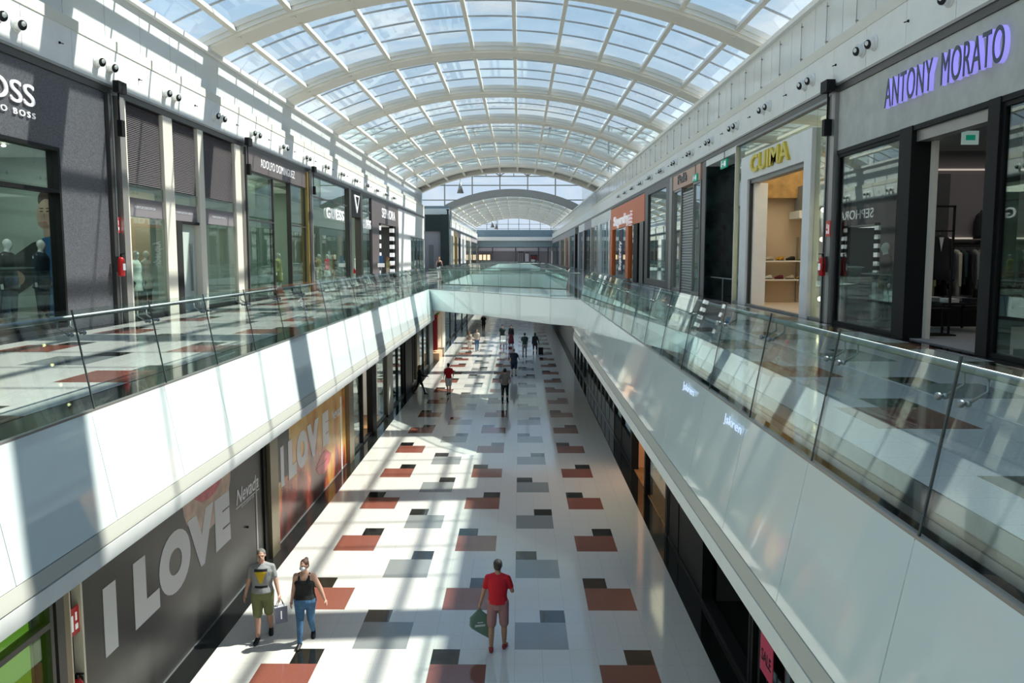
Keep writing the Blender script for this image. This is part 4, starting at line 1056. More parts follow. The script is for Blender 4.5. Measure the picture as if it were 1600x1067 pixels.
for k, (yy, zz) in enumerate(((27.4, 1.9), (25.0, 1.7), (23.5, 1.5))):
    tag(MB().box(GR + .5, GR + 1.0, yy - .3, yy + .3, zz, zz + .45, 'black').box(GR + .72, GR + .78, yy - .03, yy + .03, 0, zz, 'black').obj('screen_stand'), ('black screen on a post in the tiled opening, farthest of the three', 'black screen on a post behind the glass of the tiled shop, middle of the three', 'black screen on a post behind the glass of the tiled shop, nearest of the three')[k], 'screen')
gfront(29.2, 34.5, 'dark ground floor shopfront just past the tiled room', mull=(32,), low=(1.0, 'black'))
gfront(34.5, 40, 'grey ground floor window with a dark band, second past the tiled room', 'dark_metal', 'int_grey', mull=(36.4, 38.2), low=(.9, 'dark_metal'))
gfront(40, 48, 'grey ground floor window, third past the tiled room', 'dark_metal', 'int_grey', mull=(42, 44, 46), low=(.8, 'dark_metal'))
gfront(48, 60, 'distant grey ground floor window on the right under the bridge', 'dark_metal', 'int_grey', mull=(51, 54, 57))
t = thing('sale_sign', 'pink sale sign standing in the black ground floor window', 'sign', (GR - .02, 12.75, 0), absolute=True)
box('sign_panel', GR - .06, GR - .045, 12.42, 13.08, .80, 1.42, 'sale', t); text_on(1, 'SALE', GR - .06, 12.5, 13.0, 1.0, 1.2, 'black', t, depth=.004, bold=.01); box('post', GR - .045, GR - .03, 12.72, 12.78, 0, .85, 'black', t)
w = MB(); w.box(GR + 2.2, GR + 3, 14, 17.4, 2.3, 2.5, 'warm_wall'); w.box(GR + 2.4, GR + 2.5, 14.2, 17.2, 0, 2.3, 'black'); tag(w.obj('wall_shelf'), 'warm timber shelf inside the dark open ground floor shop', 'shelf')
for yy, lb in ((11.4, 'farther'), (9.0, 'nearer')):  # reflections of a lit sign, painted as glowing letters on the panels
    o = text_on(1, 'Jskren', ER - .052, yy - .38, yy + .38, 5.60, 5.74, 'sign_reflect', None, 'sign_reflection', depth=.006, bold=-.005, shear=.2)
    tag(o, '%s of two small pale blue sign reflections painted on the right hand white edge panels' % lb, 'lettering', 'sign reflections painted on the white edge panels')
# ================================================================ AIR NOZZLES on the bulkheads
def nozzle(side, y, label, z=12.22):
    X = (XL if side < 0 else XR); d = -side
    t = thing('air_nozzle', label, 'air nozzle', (X + d * .06, y, z))
    m_ = MB(); m_.tube([(0, 0, 0), (d * .03, 0, 0), (d * .05, 0, 0)], [.175, .17, .13], 18, 'white'); m_.ell((d * .115, 0, 0), (.11, .125, .125), n=16, h=10, m='white')
    m_.tube([(d * .08, -.03, -.03), (d * .19, -.075, -.05)], [.11, .105], 16, 'white', cap=False); m_.obj('housing', None, t, (0, 0, 0))
    m_ = MB(); m_.tube([(d * .12, -.045, -.038), (d * .186, -.073, -.049)], [.102, .098], 16, 'black_matt'); m_.obj('opening', None, t, (0, 0, 0))
    return t
ORD = 'first second third fourth fifth sixth seventh eighth ninth tenth eleventh twelfth'.split()
def places(side):
    if side < 0: return [(21.2, 'the dark granite shopfront'), (31.4, 'the louvred screens'), (41.3, 'the brown sign band'), (58.5, 'the all-glass shopfront'), (71.3, 'the dark grey lettered shop'), (99, 'the white end panels')]
    return [(21.4, 'the concrete shopfront'), (31.2, 'the yellow letters'), (36.9, 'the black marble recess'), (44.3, 'the pink sign band'), (53.3, 'the dark framed window'), (73, 'the orange shopfront'), (99, 'the pale shops past the orange one')]
for side, y0 in ((-1, 17.15), (1, 15.6)):
    cnt = {}
    for k in range(14):
        for s_ in (-.32, .32):
            y = y0 + 3.9 * k + s_; pl = [n for (e_, n) in places(side) if y < e_][0]; cnt[pl] = cnt.get(pl, 0) + 1
            nozzle(side, y, '%s round white air nozzle above %s, counted from the near end' % (ORD[cnt[pl] - 1], pl))
    for k in range(14):
        X = (XL if side < 0 else XR); y = y0 + 1.95 + 3.9 * k
        m_ = MB(); m_.ell((X - side * .07, y, 12.25), (.03, .03, .03), n=8, h=6, m='black'); m_.tube([(X - side * .06, y, 12.25), (X - side * .16, y, 12.22)], .012, 6, 'black')
        pl = [n for (e_, n) in places(side) if y < e_][0]; cnt[pl + 'd'] = cnt.get(pl + 'd', 0) + 1
        tag(m_.obj('sprinkler'), '%s tiny dark sprinkler on the white band above %s' % (ORD[cnt[pl + 'd'] - 1], pl), 'sprinkler')

# hanging grey cones
def cone(x, y, z, h_, r, label, ztop):
    t = thing('hanging_cone', label, 'pendant', (x, y, z))
    MB().tube([(0, 0, 0), (0, 0, h_)], [r, .05], 20, 'grey_metal').obj('cone', None, t, (0, 0, 0))
    MB().tube([(0, 0, h_), (0, 0, ztop - z)], .03, 6, 'dark_metal').obj('rod', None, t, (0, 0, 0))
cone(-8.7, 126 - 2.4, 16.7, 1.7, .5, 'large dark grey cone hanging in front of the clerestory windows', 21.5)
cone(-6.0, 185, 13.8, 1.5, .45, 'small distant grey cone hanging before the far end window', 16.35)
cone(-5.3, 190, 13.6, 1.3, .4, 'smallest grey cone hanging beside the far end window, behind the other one', 16.4)
cone(-3.4, 96, 3.5, .55, .28, 'dark cone hanging under the second bridge on the ground floor', 4.6)

# ================================================================ PEOPLE
M['skin'] = mat('skin', (0.56, 0.33, 0.24), 0.5)
M['skin_tan'] = mat('tanned_skin', (0.46, 0.25, 0.16), 0.5)
M['hair_grey'] = mat('grey_hair', (0.16, 0.15, 0.14), 0.7, noise=(40, .4)); M['hair_brown'] = mat('brown_hair', (0.07, 0.035, 0.02), 0.6, noise=(40, .3))
M['hair_dark'] = mat('dark_grey_brown_hair', (0.05, 0.042, 0.036), 0.6, noise=(40, .4)); M['hair_black'] = mat('black_hair', (0.012, 0.01, 0.01), 0.5); M['hair_ginger'] = mat('light_brown_hair', (0.28, 0.14, 0.06), 0.6)
def cloth(n, c, fold=0.5): return mat(n, c, 0.85, bump=(14, fold))
M['cl_red'] = cloth('red_jersey', (0.62, 0.015, 0.03)); M['cl_black'] = cloth('black_jersey', (0.018, 0.018, 0.02)); M['cl_navy'] = cloth('navy_cloth', (0.02, 0.03, 0.06))
M['cl_olive'] = cloth('olive_cloth', (0.19, 0.21, 0.09)); M['cl_pink'] = cloth('dusty_pink_cloth', (0.42, 0.21, 0.21)); M['cl_white'] = cloth('white_cloth', (0.7, 0.7, 0.66)); M['cl_grey'] = cloth('grey_cloth', (0.22, 0.22, 0.21))
M['cl_maroon'] = cloth('maroon_cloth', (0.14, 0.02, 0.035)); M['cl_green'] = cloth('dark_green_cloth', (0.02, 0.045, 0.04)); M['cl_khaki'] = cloth('khaki_cloth', (0.30, 0.27, 0.12)); M['cl_beige'] = cloth('beige_cloth', (0.5, 0.44, 0.36))
M['cl_orange'] = cloth('mustard_cloth', (0.55, 0.30, 0.03)); M['cl_floral'] = mat('patterned_cloth', (0.25, 0.25, 0.25), 0.9, noise=(9, .9, (.8, .65, .55)))
M['denim'] = mat('blue_denim', (0.06, 0.15, 0.28), 0.85, noise=(5, .35), bump=(14, .5)); M['shoe_black'] = mat('black_shoe', (0.012, 0.012, 0.012), 0.5); M['shoe_red'] = mat('red_shoe', (0.35, 0.03, 0.04), 0.5); M['shoe_white'] = mat('white_shoe', (0.7, 0.7, 0.68), 0.5)
M['mask'] = mat('pale_blue_mask', (0.62, 0.74, 0.82), 0.7); M['mannequin'] = mat('white_mannequin', (0.72, 0.74, 0.72), 0.3)
M['eye'] = mat('dark_eye', (0.03, 0.02, 0.02), 0.3)
def tshirt_mat():
    """grey marl shirt with a yellow and black print on the chest (object coordinates)"""
    m = mat('grey_marl_print', (0.30, 0.31, 0.31), 0.85, bump=(14, .5)); N = m.node_tree; b = N.nodes['Principled BSDF']
    t = N.nodes.new('ShaderNodeTexCoord'); sp = N.nodes.new('ShaderNodeSeparateXYZ'); N.links.new(t.outputs['Object'], sp.inputs[0])
    def mth(op, a, b_): n = N.nodes.new('ShaderNodeMath'); n.operation = op; [N.links.new(v, n.inputs[i]) if not isinstance(v, (int, float)) else setattr(n.inputs[i], 'default_value', v) for i, v in enumerate((a, b_))]; return n.outputs[0]
    front = mth('LESS_THAN', sp.outputs['Y'], -0.02)
    ax = mth('ABSOLUTE', sp.outputs['X'], 0); dz = mth('SUBTRACT', 1.36, sp.outputs['Z'])       # distance below the top of the print
    w = mth('SUBTRACT', 0.115, mth('MULTIPLY', dz, 0.40))
    inside = mth('MULTIPLY', mth('LESS_THAN', ax, w), mth('MULTIPLY', mth('GREATER_THAN', dz, 0.02), mth('LESS_THAN', dz, 0.25)))
    top = mth('MULTIPLY', mth('LESS_THAN', ax, .12), mth('MULTIPLY', mth('GREATER_THAN', dz, -.03), mth('LESS_THAN', dz, 0.02)))
    low = mth('MULTIPLY', mth('LESS_THAN', ax, .12), mth('MULTIPLY', mth('GREATER_THAN', dz, .29), mth('LESS_THAN', dz, 0.335)))
    yel = mth('MULTIPLY', inside, front); blk = mth('MULTIPLY', mth('ADD', top, low), front)
    m1 = N.nodes.new('ShaderNodeMixRGB'); m1.inputs[1].default_value = (.30, .31, .31, 1); m1.inputs[2].default_value = (.62, .42, .02, 1); N.links.new(yel, m1.inputs[0])
    m2 = N.nodes.new('ShaderNodeMixRGB'); N.links.new(m1.outputs[0], m2.inputs[1]); m2.inputs[2].default_value = (.02, .02, .025, 1); N.links.new(blk, m2.inputs[0])
    N.links.new(m2.outputs[0], b.inputs['Base Color']); return m
M['tee_print'] = tshirt_mat()

def fused(mb, name, m, parent, vox, smooth=4):
    """union of the overlapping volumes as one continuous skin"""
    me = bpy.data.meshes.new('tmp'); me.from_pydata([tuple(p) for p in mb.v], [], mb.f)
    o = bpy.data.objects.new('tmp', me); COL.objects.link(o)
    r = o.modifiers.new('r', 'REMESH'); r.mode = 'VOXEL'; r.voxel_size = vox; r.use_smooth_shade = True
    s_ = o.modifiers.new('s', 'SMOOTH'); s_.factor = .5; s_.iterations = smooth
    dg = bpy.context.evaluated_depsgraph_get(); dg.update()
    nm = bpy.data.meshes.new_from_object(o.evaluated_get(dg))
    bpy.data.objects.remove(o); nm.name = name
    nm.materials.clear(); nm.materials.append(M[m]); nm.polygons.foreach_set('use_smooth', [True] * len(nm.polygons))
    o = bpy.data.objects.new(name, nm); COL.objects.link(o); o.parent = parent
    return o

def R2(v, a): return v * PI / 180 if a else v
def build_person(name, label, cat, loc, heading, height=1.75, legs=((0, 0), (0, 0)), arms=((0, 8, 10), (0, 8, 10)), top=('cl_black', 'short'), bottom=('cl_navy', 'long'),
                 shoes='shoe_black', hair=('hair_black', 'short'), skin='skin', female=False, vox=.02, mask=False, turn=0, lean=0, mannequin=False, group=None, backdrop=None, plump=1.0, sway=0):
    t = thing(name, label, cat, loc, heading, group)
    K = height / 1.75; t.scale = (K, K, K)
    rad = math.radians
    HIP = .92; hipw = .10 if not female else .105
    # ---- joints (facing -Y); index 0 = the person's right (-X), 1 = left (+X)
    J = []
    for k, sx in enumerate((-1, 1)):
        a, kn = rad(legs[k][0]), rad(legs[k][1]); out = rad(-2.5 if abs(legs[k][0]) > 9 else (0 if abs(legs[k][0]) > 5 else 2))
        h_ = Vector((sx * hipw, 0, HIP)); kn_ = h_ + Vector((sx * math.sin(out) * .43, -math.sin(a) * .43, -math.cos(a) * .43)); an = kn_ + Vector((0, -math.sin(a - kn) * .42, -math.cos(a - kn) * .42))
        toe_p = rad(min(0, legs[k][0] - legs[k][1] + 8)) * .8 if legs[k][0] - legs[k][1] < -8 else 0
        J.append([h_, kn_, an, toe_p])
    dz = min(J[0][2].z, J[1][2].z) - .075
    S = []
    for k, sx in enumerate((-1, 1)):
        a, o_, e = rad(arms[k][0]), rad(arms[k][1]), rad(arms[k][2]); inn = rad(arms[k][3]) if len(arms[k]) > 3 else 0
        sh = Vector((sx * (.185 if not female else .165), .01, 1.40)); el = sh + Vector((sx * math.sin(o_) * .29, -math.sin(a) * math.cos(o_) * .29, -math.cos(a) * math.cos(o_) * .29))
        fd = Vector((sx * math.sin(o_ - inn) * 1, -math.sin(a + e), -math.cos(a + e))); fd.normalize(); wr = el + fd * .25
        S.append([sh, el, wr, fd])
    P = plump
    LN = rad(lean)
    def up(v):                                                   # lean of everything above the hips
        v = Vector(v); r = v - Vector((0, 0, HIP)); c, s_ = math.cos(LN), math.sin(LN)
        return Vector((v.x, r.y * c - r.z * s_, HIP + r.y * s_ + r.z * c)) if v.z > HIP else v
    off = Vector((0, 0, -dz))
    def ring(z, rx, ry, cy=0, n=18): return [up((rx * math.cos(2 * PI * i / n), cy + ry * math.sin(2 * PI * i / n), z)) + off for i in range(n)]
    body = MB()
    w = .94
    if female: prof = [(.84, .15, .10), (.93, .175 * P, .12), (1.05, .135 * P, .10), (1.16, .128 * P, .10), (1.28, .145 * P, .115), (1.38, .15 * P, .10), (1.45, .10, .07), (1.49, .055, .055)]
    else: prof = [(.86, .14, .10), (.95, .158 * P, .11), (1.06, .148 * P, .105), (1.2, .165 * P, .115), (1.33, .18 * P, .115), (1.41, .17, .095), (1.46, .11, .075), (1.49, .06, .058)]
    body.loft([ring(z, rx * w, ry * w) for z, rx, ry in prof])
    body.cap(up((0, .005, 1.43)) + off, .062, up((0, -.01, 1.56)) + off, .055)
    for sx in (-1, 1): body.cap(up((0, .012, 1.475)) + off, .055, up((sx * .13, .01, 1.405)) + off, .055)
    hc = up((0, -.02, 1.635)) + off
    tr = rad(turn)
    def hd(x, y, z): return hc + Vector((x * math.cos(tr) - y * math.sin(tr), x * math.sin(tr) + y * math.cos(tr), z))
    body.ell(hd(0, .01, .02), (.076, .094, .095), (0, 0, tr)); body.ell(hd(0, -.022, -.045), (.058, .068, .075), (0, 0, tr))
    body.ell(hd(0, -.098, -.012), (.014, .02, .026), (0, 0, tr), 8, 6)                      # nose
    for sx in (-1, 1): body.ell(hd(sx * .076, .008, -.005), (.012, .02, .03), (0, 0, tr), 8, 6)   # ears
    body.ell(hd(0, -.075, .028), (.05, .02, .012), (0, 0, tr), 10, 6)                       # brow
    body.ell(hd(0, -.083, -.055), (.024, .012, .010), (0, 0, tr), 8, 6)                     # lips
    for k, sx in enumerate((-1, 1)):
        h_, kn_, an, tp = [v + off if isinstance(v, Vector) else v for v in J[k]]
        body.cap(h_, .085 * P, kn_ + (h_ - kn_) * .05, .058); body.cap(kn_, .056, kn_ + (an - kn_) * .35 + Vector((0, .016, 0)), .058); body.cap(kn_ + (an - kn_) * .35 + Vector((0, .016, 0)), .058, an, .036)
        fdir = Vector((sx * .12, -math.cos(tp), math.sin(tp))).normalized()
        body.cap(an + Vector((0, .015, -.035)), .030, an + fdir * .13 + Vector((0, 0, -.055)), .016)
        sh, el, wr, fd = S[k]; sh, el, wr = up(sh) + off, up(el) + off, up(wr) + off
        body.cap(up((sx * .10, 0, 1.41)) + off, .06, sh, .055); body.cap(sh, .052 * P, el, .038 * P); body.cap(el, .040 * P, wr, .026)
        # hand: palm, four curled fingers and a thumb
        pn = Vector((0, 0, 1)).cross(fd); pn = pn.normalized() if pn.length > .1 else Vector((1, 0, 0))
        side_v = Vector((0, -1, 0)) - fd * fd.dot(Vector((0, -1, 0))); side_v = side_v.normalized() if side_v.length > .1 else Vector((0, 0, 1))
        inw = Vector((-sx, 0, 0))
        body.cap(wr, .024, wr + fd * .045, .034); body.cap(wr + fd * .04 + side_v * .018, .022, wr + fd * .085 + side_v * .02, .017); body.cap(wr + fd * .04 - side_v * .018, .022, wr + fd * .085 - side_v * .02, .017)
        for q, (so, ln) in enumerate(((.030, .062), (.010, .070), (-.010, .066), (-.029, .052))):
            k0 = wr + fd * .088 + side_v * so; k1 = k0 + fd * ln * .55 + inw * .008; k2 = k1 + (fd * .7 + inw * .7).normalized() * ln * .5
            body.cap(k0, .0095, k1, .0088, 8); body.cap(k1, .0088, k2, .0075, 8)
        th0 = wr + fd * .03 + side_v * .028; body.cap(th0, .013, th0 + (fd * .6 + side_v * .7 + inw * .3).normalized() * .045, .010, 8); body.cap(th0 + (fd * .6 + side_v * .7 + inw * .3).normalized() * .045, .010, th0 + (fd * .6 + side_v * .7 + inw * .3).normalized() * .045 + (fd + inw * .4).normalized() * .028, .008, 8)
    fused(body, 'body', 'mannequin' if mannequin else skin, t, vox * .55 if vox < .02 else vox, 2 if vox < .02 else 3)
    # ---- top
    if top:
        m, kind = top[0], top[1]
        s_ = MB(); g_ = 1.10
        hem = top[2] if len(top) > 2 else .90
        pr = [(hem, (.198 if kind != 'tank' else .176) * P, .150 * P if kind != 'tank' else .125 * P), (hem + .05, (.188 if kind != 'tank' else .168) * P, .142 * P if kind != 'tank' else .118 * P)] + [(z, rx * g_ + .008, ry * g_ + .012) for z, rx, ry in prof if z > hem + .07 and z < 1.44]
        if kind == 'tank': pr = [(z, rx, ry) for z, rx, ry in pr if z < 1.33] + [(1.35, .12 * P, .105)]
        else: pr += [(1.46, .09, .075), (1.485, .070, .066)]
        s_.loft([ring(z, rx, ry) for z, rx, ry in pr])
        for k, sx in enumerate((-1, 1)):
            sh, el, wr, fd = S[k]; sh, el, wr = up(sh) + off, up(el) + off, up(wr) + off
            if kind == 'tank':
                s_.cap(up((sx * .085, -.085, 1.34)) + off, .036, up((sx * .10, -.005, 1.455)) + off, .028); s_.cap(up((sx * .10, -.005, 1.455)) + off, .028, up((sx * .085, .085, 1.34)) + off, .036)
            else:
                s_.cap(up((sx * .03, .01, 1.445)) + off, .068, sh + Vector((0, 0, -.004)), .062)
                s_.cap(sh, .064, sh + (el - sh) * (.62 if kind == 'short' else 1.0), .060 if kind == 'short' else .052)
                if kind == 'long': s_.cap(el, .052, wr, .038)
        fused(s_, 'shirt' if not mannequin else 'top', m, t, vox * .8, 3)
    # ---- bottom
    if bottom:
        m, kind = bottom
        s_ = MB(); hb = .965
        if kind == 'skirt' or kind == 'maxi':
            zb = .50 if kind == 'skirt' else .10
            s_.loft([ring(zb, .22 if kind == 'skirt' else .27, .19), ring(.75, .20, .16), ring(.93, .18, .13), ring(1.0, .14, .11)])
        else:
            s_.loft([ring(.80, .155 * P, .115 * P), ring(.90, .182 * P, .135 * P), ring(hb, .165 * P, .122 * P), ring(hb + .03, .15 * P, .11)])
            for k, sx in enumerate((-1, 1)):
                h_, kn_, an, tp = [v + off if isinstance(v, Vector) else v for v in J[k]]
                loose = 1.12 if kind != 'slim' else 1.0
                if kind == 'shorts': s_.cap(h_, .10 * P * loose, h_ + (kn_ - h_) * .93, .082 * loose)
                else:
                    s_.cap(h_, .098 * P * loose, kn_, .064 * loose * (P + 1) / 2); s_.cap(kn_, .064 * loose * (P + 1) / 2, kn_ + (an - kn_) * .93, .050 * loose)
        fused(s_, {'skirt': 'skirt', 'maxi': 'long_skirt', 'shorts': 'shorts'}.get(kind, 'trousers'), m, t, vox * .8, 3)
    # ---- shoes
    if shoes:
        for k, sx in enumerate((-1, 1)):
            an = J[k][2] + off; tp = J[k][3]
            fdir = Vector((sx * .12, -math.cos(tp), math.sin(tp))).normalized()
            upv = Vector((0, fdir.z, -fdir.y)).normalized() if abs(fdir.z) > .01 else Vector((0, 0, 1))
            b_ = an + Vector((0, .012, 0)); sv = fdir.cross(upv).normalized()
            def rg(d, wd, zt): c = b_ + fdir * d - upv * .075; return [c + sv * wd * math.cos(2 * PI * i / 12) + upv * max(0, (zt * (.5 + .5 * math.sin(2 * PI * i / 12)))) for i in range(12)]
            m_ = MB(); m_.loft([rg(-.055, .012, .05), rg(-.045, .036, .10), rg(0, .043, .115), rg(.06, .045, .09), rg(.12, .048, .065), rg(.17, .042, .05), rg(.20, .015, .03)])
            m_.obj('shoe', shoes, t, (0, 0, 0))
    # ---- hair
    if hair:
        m, kind = hair; s_ = MB()
        s_.ell(hd(0, .022, .038), (.086, .094, .088), (0, 0, tr)); s_.ell(hd(0, .05, -.01), (.078, .066, .08), (0, 0, tr))
        if kind == 'bun': s_.ell(hd(0, .085, .10), .042, n=10, h=7); s_.ell(hd(0, .06, -.02), (.07, .05, .07), (0, 0, tr))
        if kind == 'long': s_.cap(hd(0, .055, .02), .085, hd(0, .085, -.20), .062); s_.ell(hd(0, .04, -.02), (.092, .075, .10), (0, 0, tr))
        if kind == 'hood': s_.ell(hd(0, .03, .0), (.11, .115, .14))
        fused(s_, 'hair', m, t, max(.009, vox * .6), 2)
        if not mannequin and vox < .02:
            m_ = MB()
            for sx in (-1, 1): m_.ell(hd(sx * .030, -.088, .005), (.011, .007, .006), (0, 0, tr), 8, 6)
            m_.obj('eyes', 'eye', t, (0, 0, 0))
    if mask:
        m_ = MB(); m_.ell(hd(0, -.060, -.045), (.058, .052, .048), (0, 0, tr), 16, 10); m_.obj('face_mask', 'mask', t, (0, 0, 0))
    hand = [up(S[k][2]) + off + S[k][3] * .08 for k in (0, 1)]
    def world(v): v = Vector(v) * K; return Vector((loc[0] + v.x * math.cos(heading) - v.y * math.sin(heading), loc[1] + v.x * math.sin(heading) + v.y * math.cos(heading), loc[2] + v.z))
    t['_h'] = 1
    return t, [world(h_) for h_ in hand]

# ---- the couple, walking towards the camera on the left
man, mh = build_person('person', 'person in grey printed t-shirt and olive shorts walking beside the hoarding, carrying a paper bag', 'person', (-5.05, 15.75, 0), .12, 1.82,
    legs=((12, 2), (-6, 18)), arms=((-4, 14, 12), (8, 15, 14)), top=('tee_print', 'short', .93), bottom=('cl_olive', 'shorts'), shoes='shoe_black', hair=('hair_grey', 'short'), skin='skin', vox=.015, turn=8, plump=1.10)
def add_ring(parent, c, r, m, name): 
    m_ = MB(); n = 16; m_.tube([(c[0] + r * math.cos(2 * PI * k / n), c[1] + r * math.sin(2 * PI * k / n), c[2]) for k in range(n + 1)], .010, 6, m); return m_.obj(name, None, parent, (0, 0, 0))
woman, wh = build_person('person', 'person in black tank top and blue jeans, hair in a bun, wearing a pale mask', 'person', (-4.16, 15.55, 0), .05, 1.70,
    legs=((16, 4), (-10, 22)), arms=((-8, 12, 10), (-6, 26, 18)), top=('cl_black', 'tank', .93), bottom=('denim', 'slim'), shoes='shoe_black', hair=('hair_brown', 'bun'), skin='skin', female=True, vox=.015, mask=True, turn=-25, plump=1.28)
red, rh = build_person('person', 'person in red polo shirt and dusty pink shorts seen from behind, holding a green bag', 'person', (-0.41, 15.3, 0), PI - .08, 1.78,
    legs=((4, 0), (-5, 6)), arms=((14, 16, 100, 30), (2, 16, 6)), top=('cl_red', 'short', .92), bottom=('cl_pink', 'shorts'), shoes='shoe_red', hair=('hair_dark', 'short'), skin='skin_tan', vox=.015)
# paper bag in the man's left hand
def paper_bag(loc, label, rz, w, d, h_, m, m2, name='shopping_bag'):
    t = thing(name, label, 'bag', loc, rz)
    z0 = -.16 - h_
    m_ = MB(); m_.box(-w / 2, w / 2, -d / 2, d / 2, z0, z0 + h_, m); m_.obj('body', None, t, (0, 0, 0))
    if m2: m_ = MB(); m_.box(-w / 2 - .002, w / 2 + .002, -d / 2 - .002, -d / 2, z0, z0 + h_, m2); m_.obj('printed_panel', None, t, (0, 0, 0)); m_ = MB(); m_.box(-.012, .012, -d / 2 - .004, -d / 2 - .002, z0 + h_ * .25, z0 + h_ * .75, 'letter_white'); m_.obj('logo_strip', None, t, (0, 0, 0))
    for s_ in (-1, 1):
        m_ = MB(); m_.tube([(-w * .28, s_ * d * .4, z0 + h_), (-w * .15, s_ * d * .15, -.06), (0, 0, 0), (w * .15, s_ * d * .15, -.06), (w * .28, s_ * d * .4, z0 + h_)], .006, 6, 'black'); m_.obj('handle', None, t, (0, 0, 0))
    return t
M['paper_grey'] = mat('blue_grey_paper', (0.15, 0.16, 0.22), 0.5); M['paper_white'] = mat('white_paper', (0.7, 0.72, 0.74), 0.4); M['bag_green'] = mat('sage_green_bag', (0.16, 0.25, 0.19), 0.35, bump=(9, .8))
paper_bag((mh[1].x, mh[1].y, mh[1].z + .02), 'white and slate paper shopping bag in the hand of the person in olive shorts', .55, .24, .14, .33, 'paper_white', 'paper_grey')
t = thing('plastic_bag', 'sage green plastic bag hanging from the hand of the person in red', 'bag', (rh[1].x, rh[1].y, rh[1].z), .25)
m_ = MB(); out = [(0, -.02), (.06, -.10), (.20, -.22), (.22, -.46), (.19, -.66), (-.02, -.52), (-.16, -.42), (-.20, -.36), (-.19, -.20), (-.06, -.08)]
rings = []
for s_, k_ in ((-.05, .80), (-.03, .97), (0, 1), (.03, .97), (.05, .80)): rings.append([(x * k_, s_ * min(1, -z * 3), -.3 + (z + .3) * k_) for x, z in out])
m_.loft(rings, 'bag_green'); m_.obj('body', None, t, (0, 0, 0))
m_ = MB(); m_.box(-.10, .10, -.056, -.052, -.38, -.34, 'paper_white'); m_.box(-.05, .06, -.056, -.052, -.31, -.29, 'paper_white'); m_.obj('print', None, t, (0, 0, 0))
# watch on the man's left wrist
# ---- middle distance
FAR = .030
build_person('person', 'person in black walking past the ground floor windows on the left with a phone raised', 'person', (-5.45, 45.0, 0), -PI / 2 + .2 + PI, 1.66, legs=((22, 4), (-20, 12)), arms=((30, 5, 50), (-10, 10, 10)), top=('cl_black', 'long'), bottom=('cl_black', 'slim'), hair=('hair_ginger', 'long'), female=True, vox=FAR)
build_person('person', 'person in red shirt and white shorts walking away over the tiles in sunlight', 'person', (-3.88, 45.0, 0), PI + .3, 1.72, legs=((8, 0), (-10, 12)), arms=((-6, 18, 30, 20), (5, 8, 8)), top=('cl_red', 'short'), bottom=('cl_white', 'shorts'), hair=('hair_brown', 'short'), vox=FAR)
build_person('person', 'person in grey shirt and black trousers standing with hands behind, mid hall', 'person', (-.75, 42.4, 0), -.15 + PI, 1.78, legs=((3, 0), (-3, 2)), arms=((-14, 22, 45, 50), (-14, 22, 45, 50)), top=('cl_grey', 'short'), bottom=('cl_black', 'long'), hair=('hair_black', 'short'), vox=.022)
build_person('person', 'person in navy top and long shorts bending slightly, walking away', 'person', (-.35, 51.9, 0), PI - .1, 1.78, legs=((6, 0), (-4, 4)), arms=((25, 16, 20), (6, 8, 8)), top=('cl_navy', 'short', .85), bottom=('cl_navy', 'shorts'), hair=('hair_grey', 'short'), vox=FAR, plump=1.15, lean=-8)
build_person('person', 'person in patterned top and white shorts, the left of a close pair under the bridge', 'person', (-3.95, 65.3, 0), .3, 1.68, legs=((10, 2), (-8, 10)), arms=((10, 18, 30), (0, 8, 5)), top=('cl_floral', 'long', .8), bottom=('cl_white', 'shorts'), hair=('hair_ginger', 'long'), female=True, vox=.04, plump=1.2)
build_person('person', 'person in grey top and jeans, the right of a close pair under the bridge', 'person', (-3.40, 65.9, 0), .2, 1.74, legs=((10, 2), (-8, 10)), arms=((10, 8, 10), (0, 8, 5)), top=('cl_beige', 'short'), bottom=('denim', 'long'), hair=('hair_grey', 'short'), vox=.04)
build_person('person', 'person in dark green t-shirt and dark shorts standing behind a pushchair', 'person', (-1.45, 69.6, 0), .05, 1.80, legs=((5, 0), (-4, 4)), arms=((25, 14, 20), (25, 14, 20)), top=('cl_green', 'short'), bottom=('cl_black', 'shorts'), hair=('hair_black', 'short'), vox=.04, plump=1.05)
build_person('person', 'person in dark top and long maroon skirt beside the pushchair', 'person', (-.72, 70.6, 0), -.1, 1.70, arms=((0, 8, 10), (0, 8, 10)), top=('cl_black', 'long'), bottom=('cl_maroon', 'maxi'), hair=('hair_black', 'short'), female=True, vox=.04)
build_person('person', 'person in dark t-shirt and grey trousers walking away, right of the pushchair', 'person', (.38, 62.2, 0), PI, 1.80, legs=((6, 0), (-5, 5)), arms=((0, 7, 8), (8, 16, 8)), top=('cl_green', 'short'), bottom=('cl_grey', 'long'), hair=('hair_black', 'short'), vox=.035)
pw, hw_ = build_person('person', 'person in black with long dark hair pulling a small black suitcase', 'person', (1.18, 63.4, 0), PI, 1.70, legs=((4, 0), (-5, 5)), arms=((-12, 18, 6), (0, 7, 8)), top=('cl_black', 'long', .72), bottom=('cl_black', 'slim'), hair=('hair_black', 'long'), female=True, vox=.035)
build_person('person', 'person in black walking far down the hall under the bridge', 'person', (-3.6, 83.0, 0), .1, 1.78, legs=((14, 2), (-12, 10)), arms=((8, 16, 30), (8, 16, 30)), top=('cl_black', 'short'), bottom=('cl_black', 'long'), hair=('hair_black', 'short'), vox=.045)
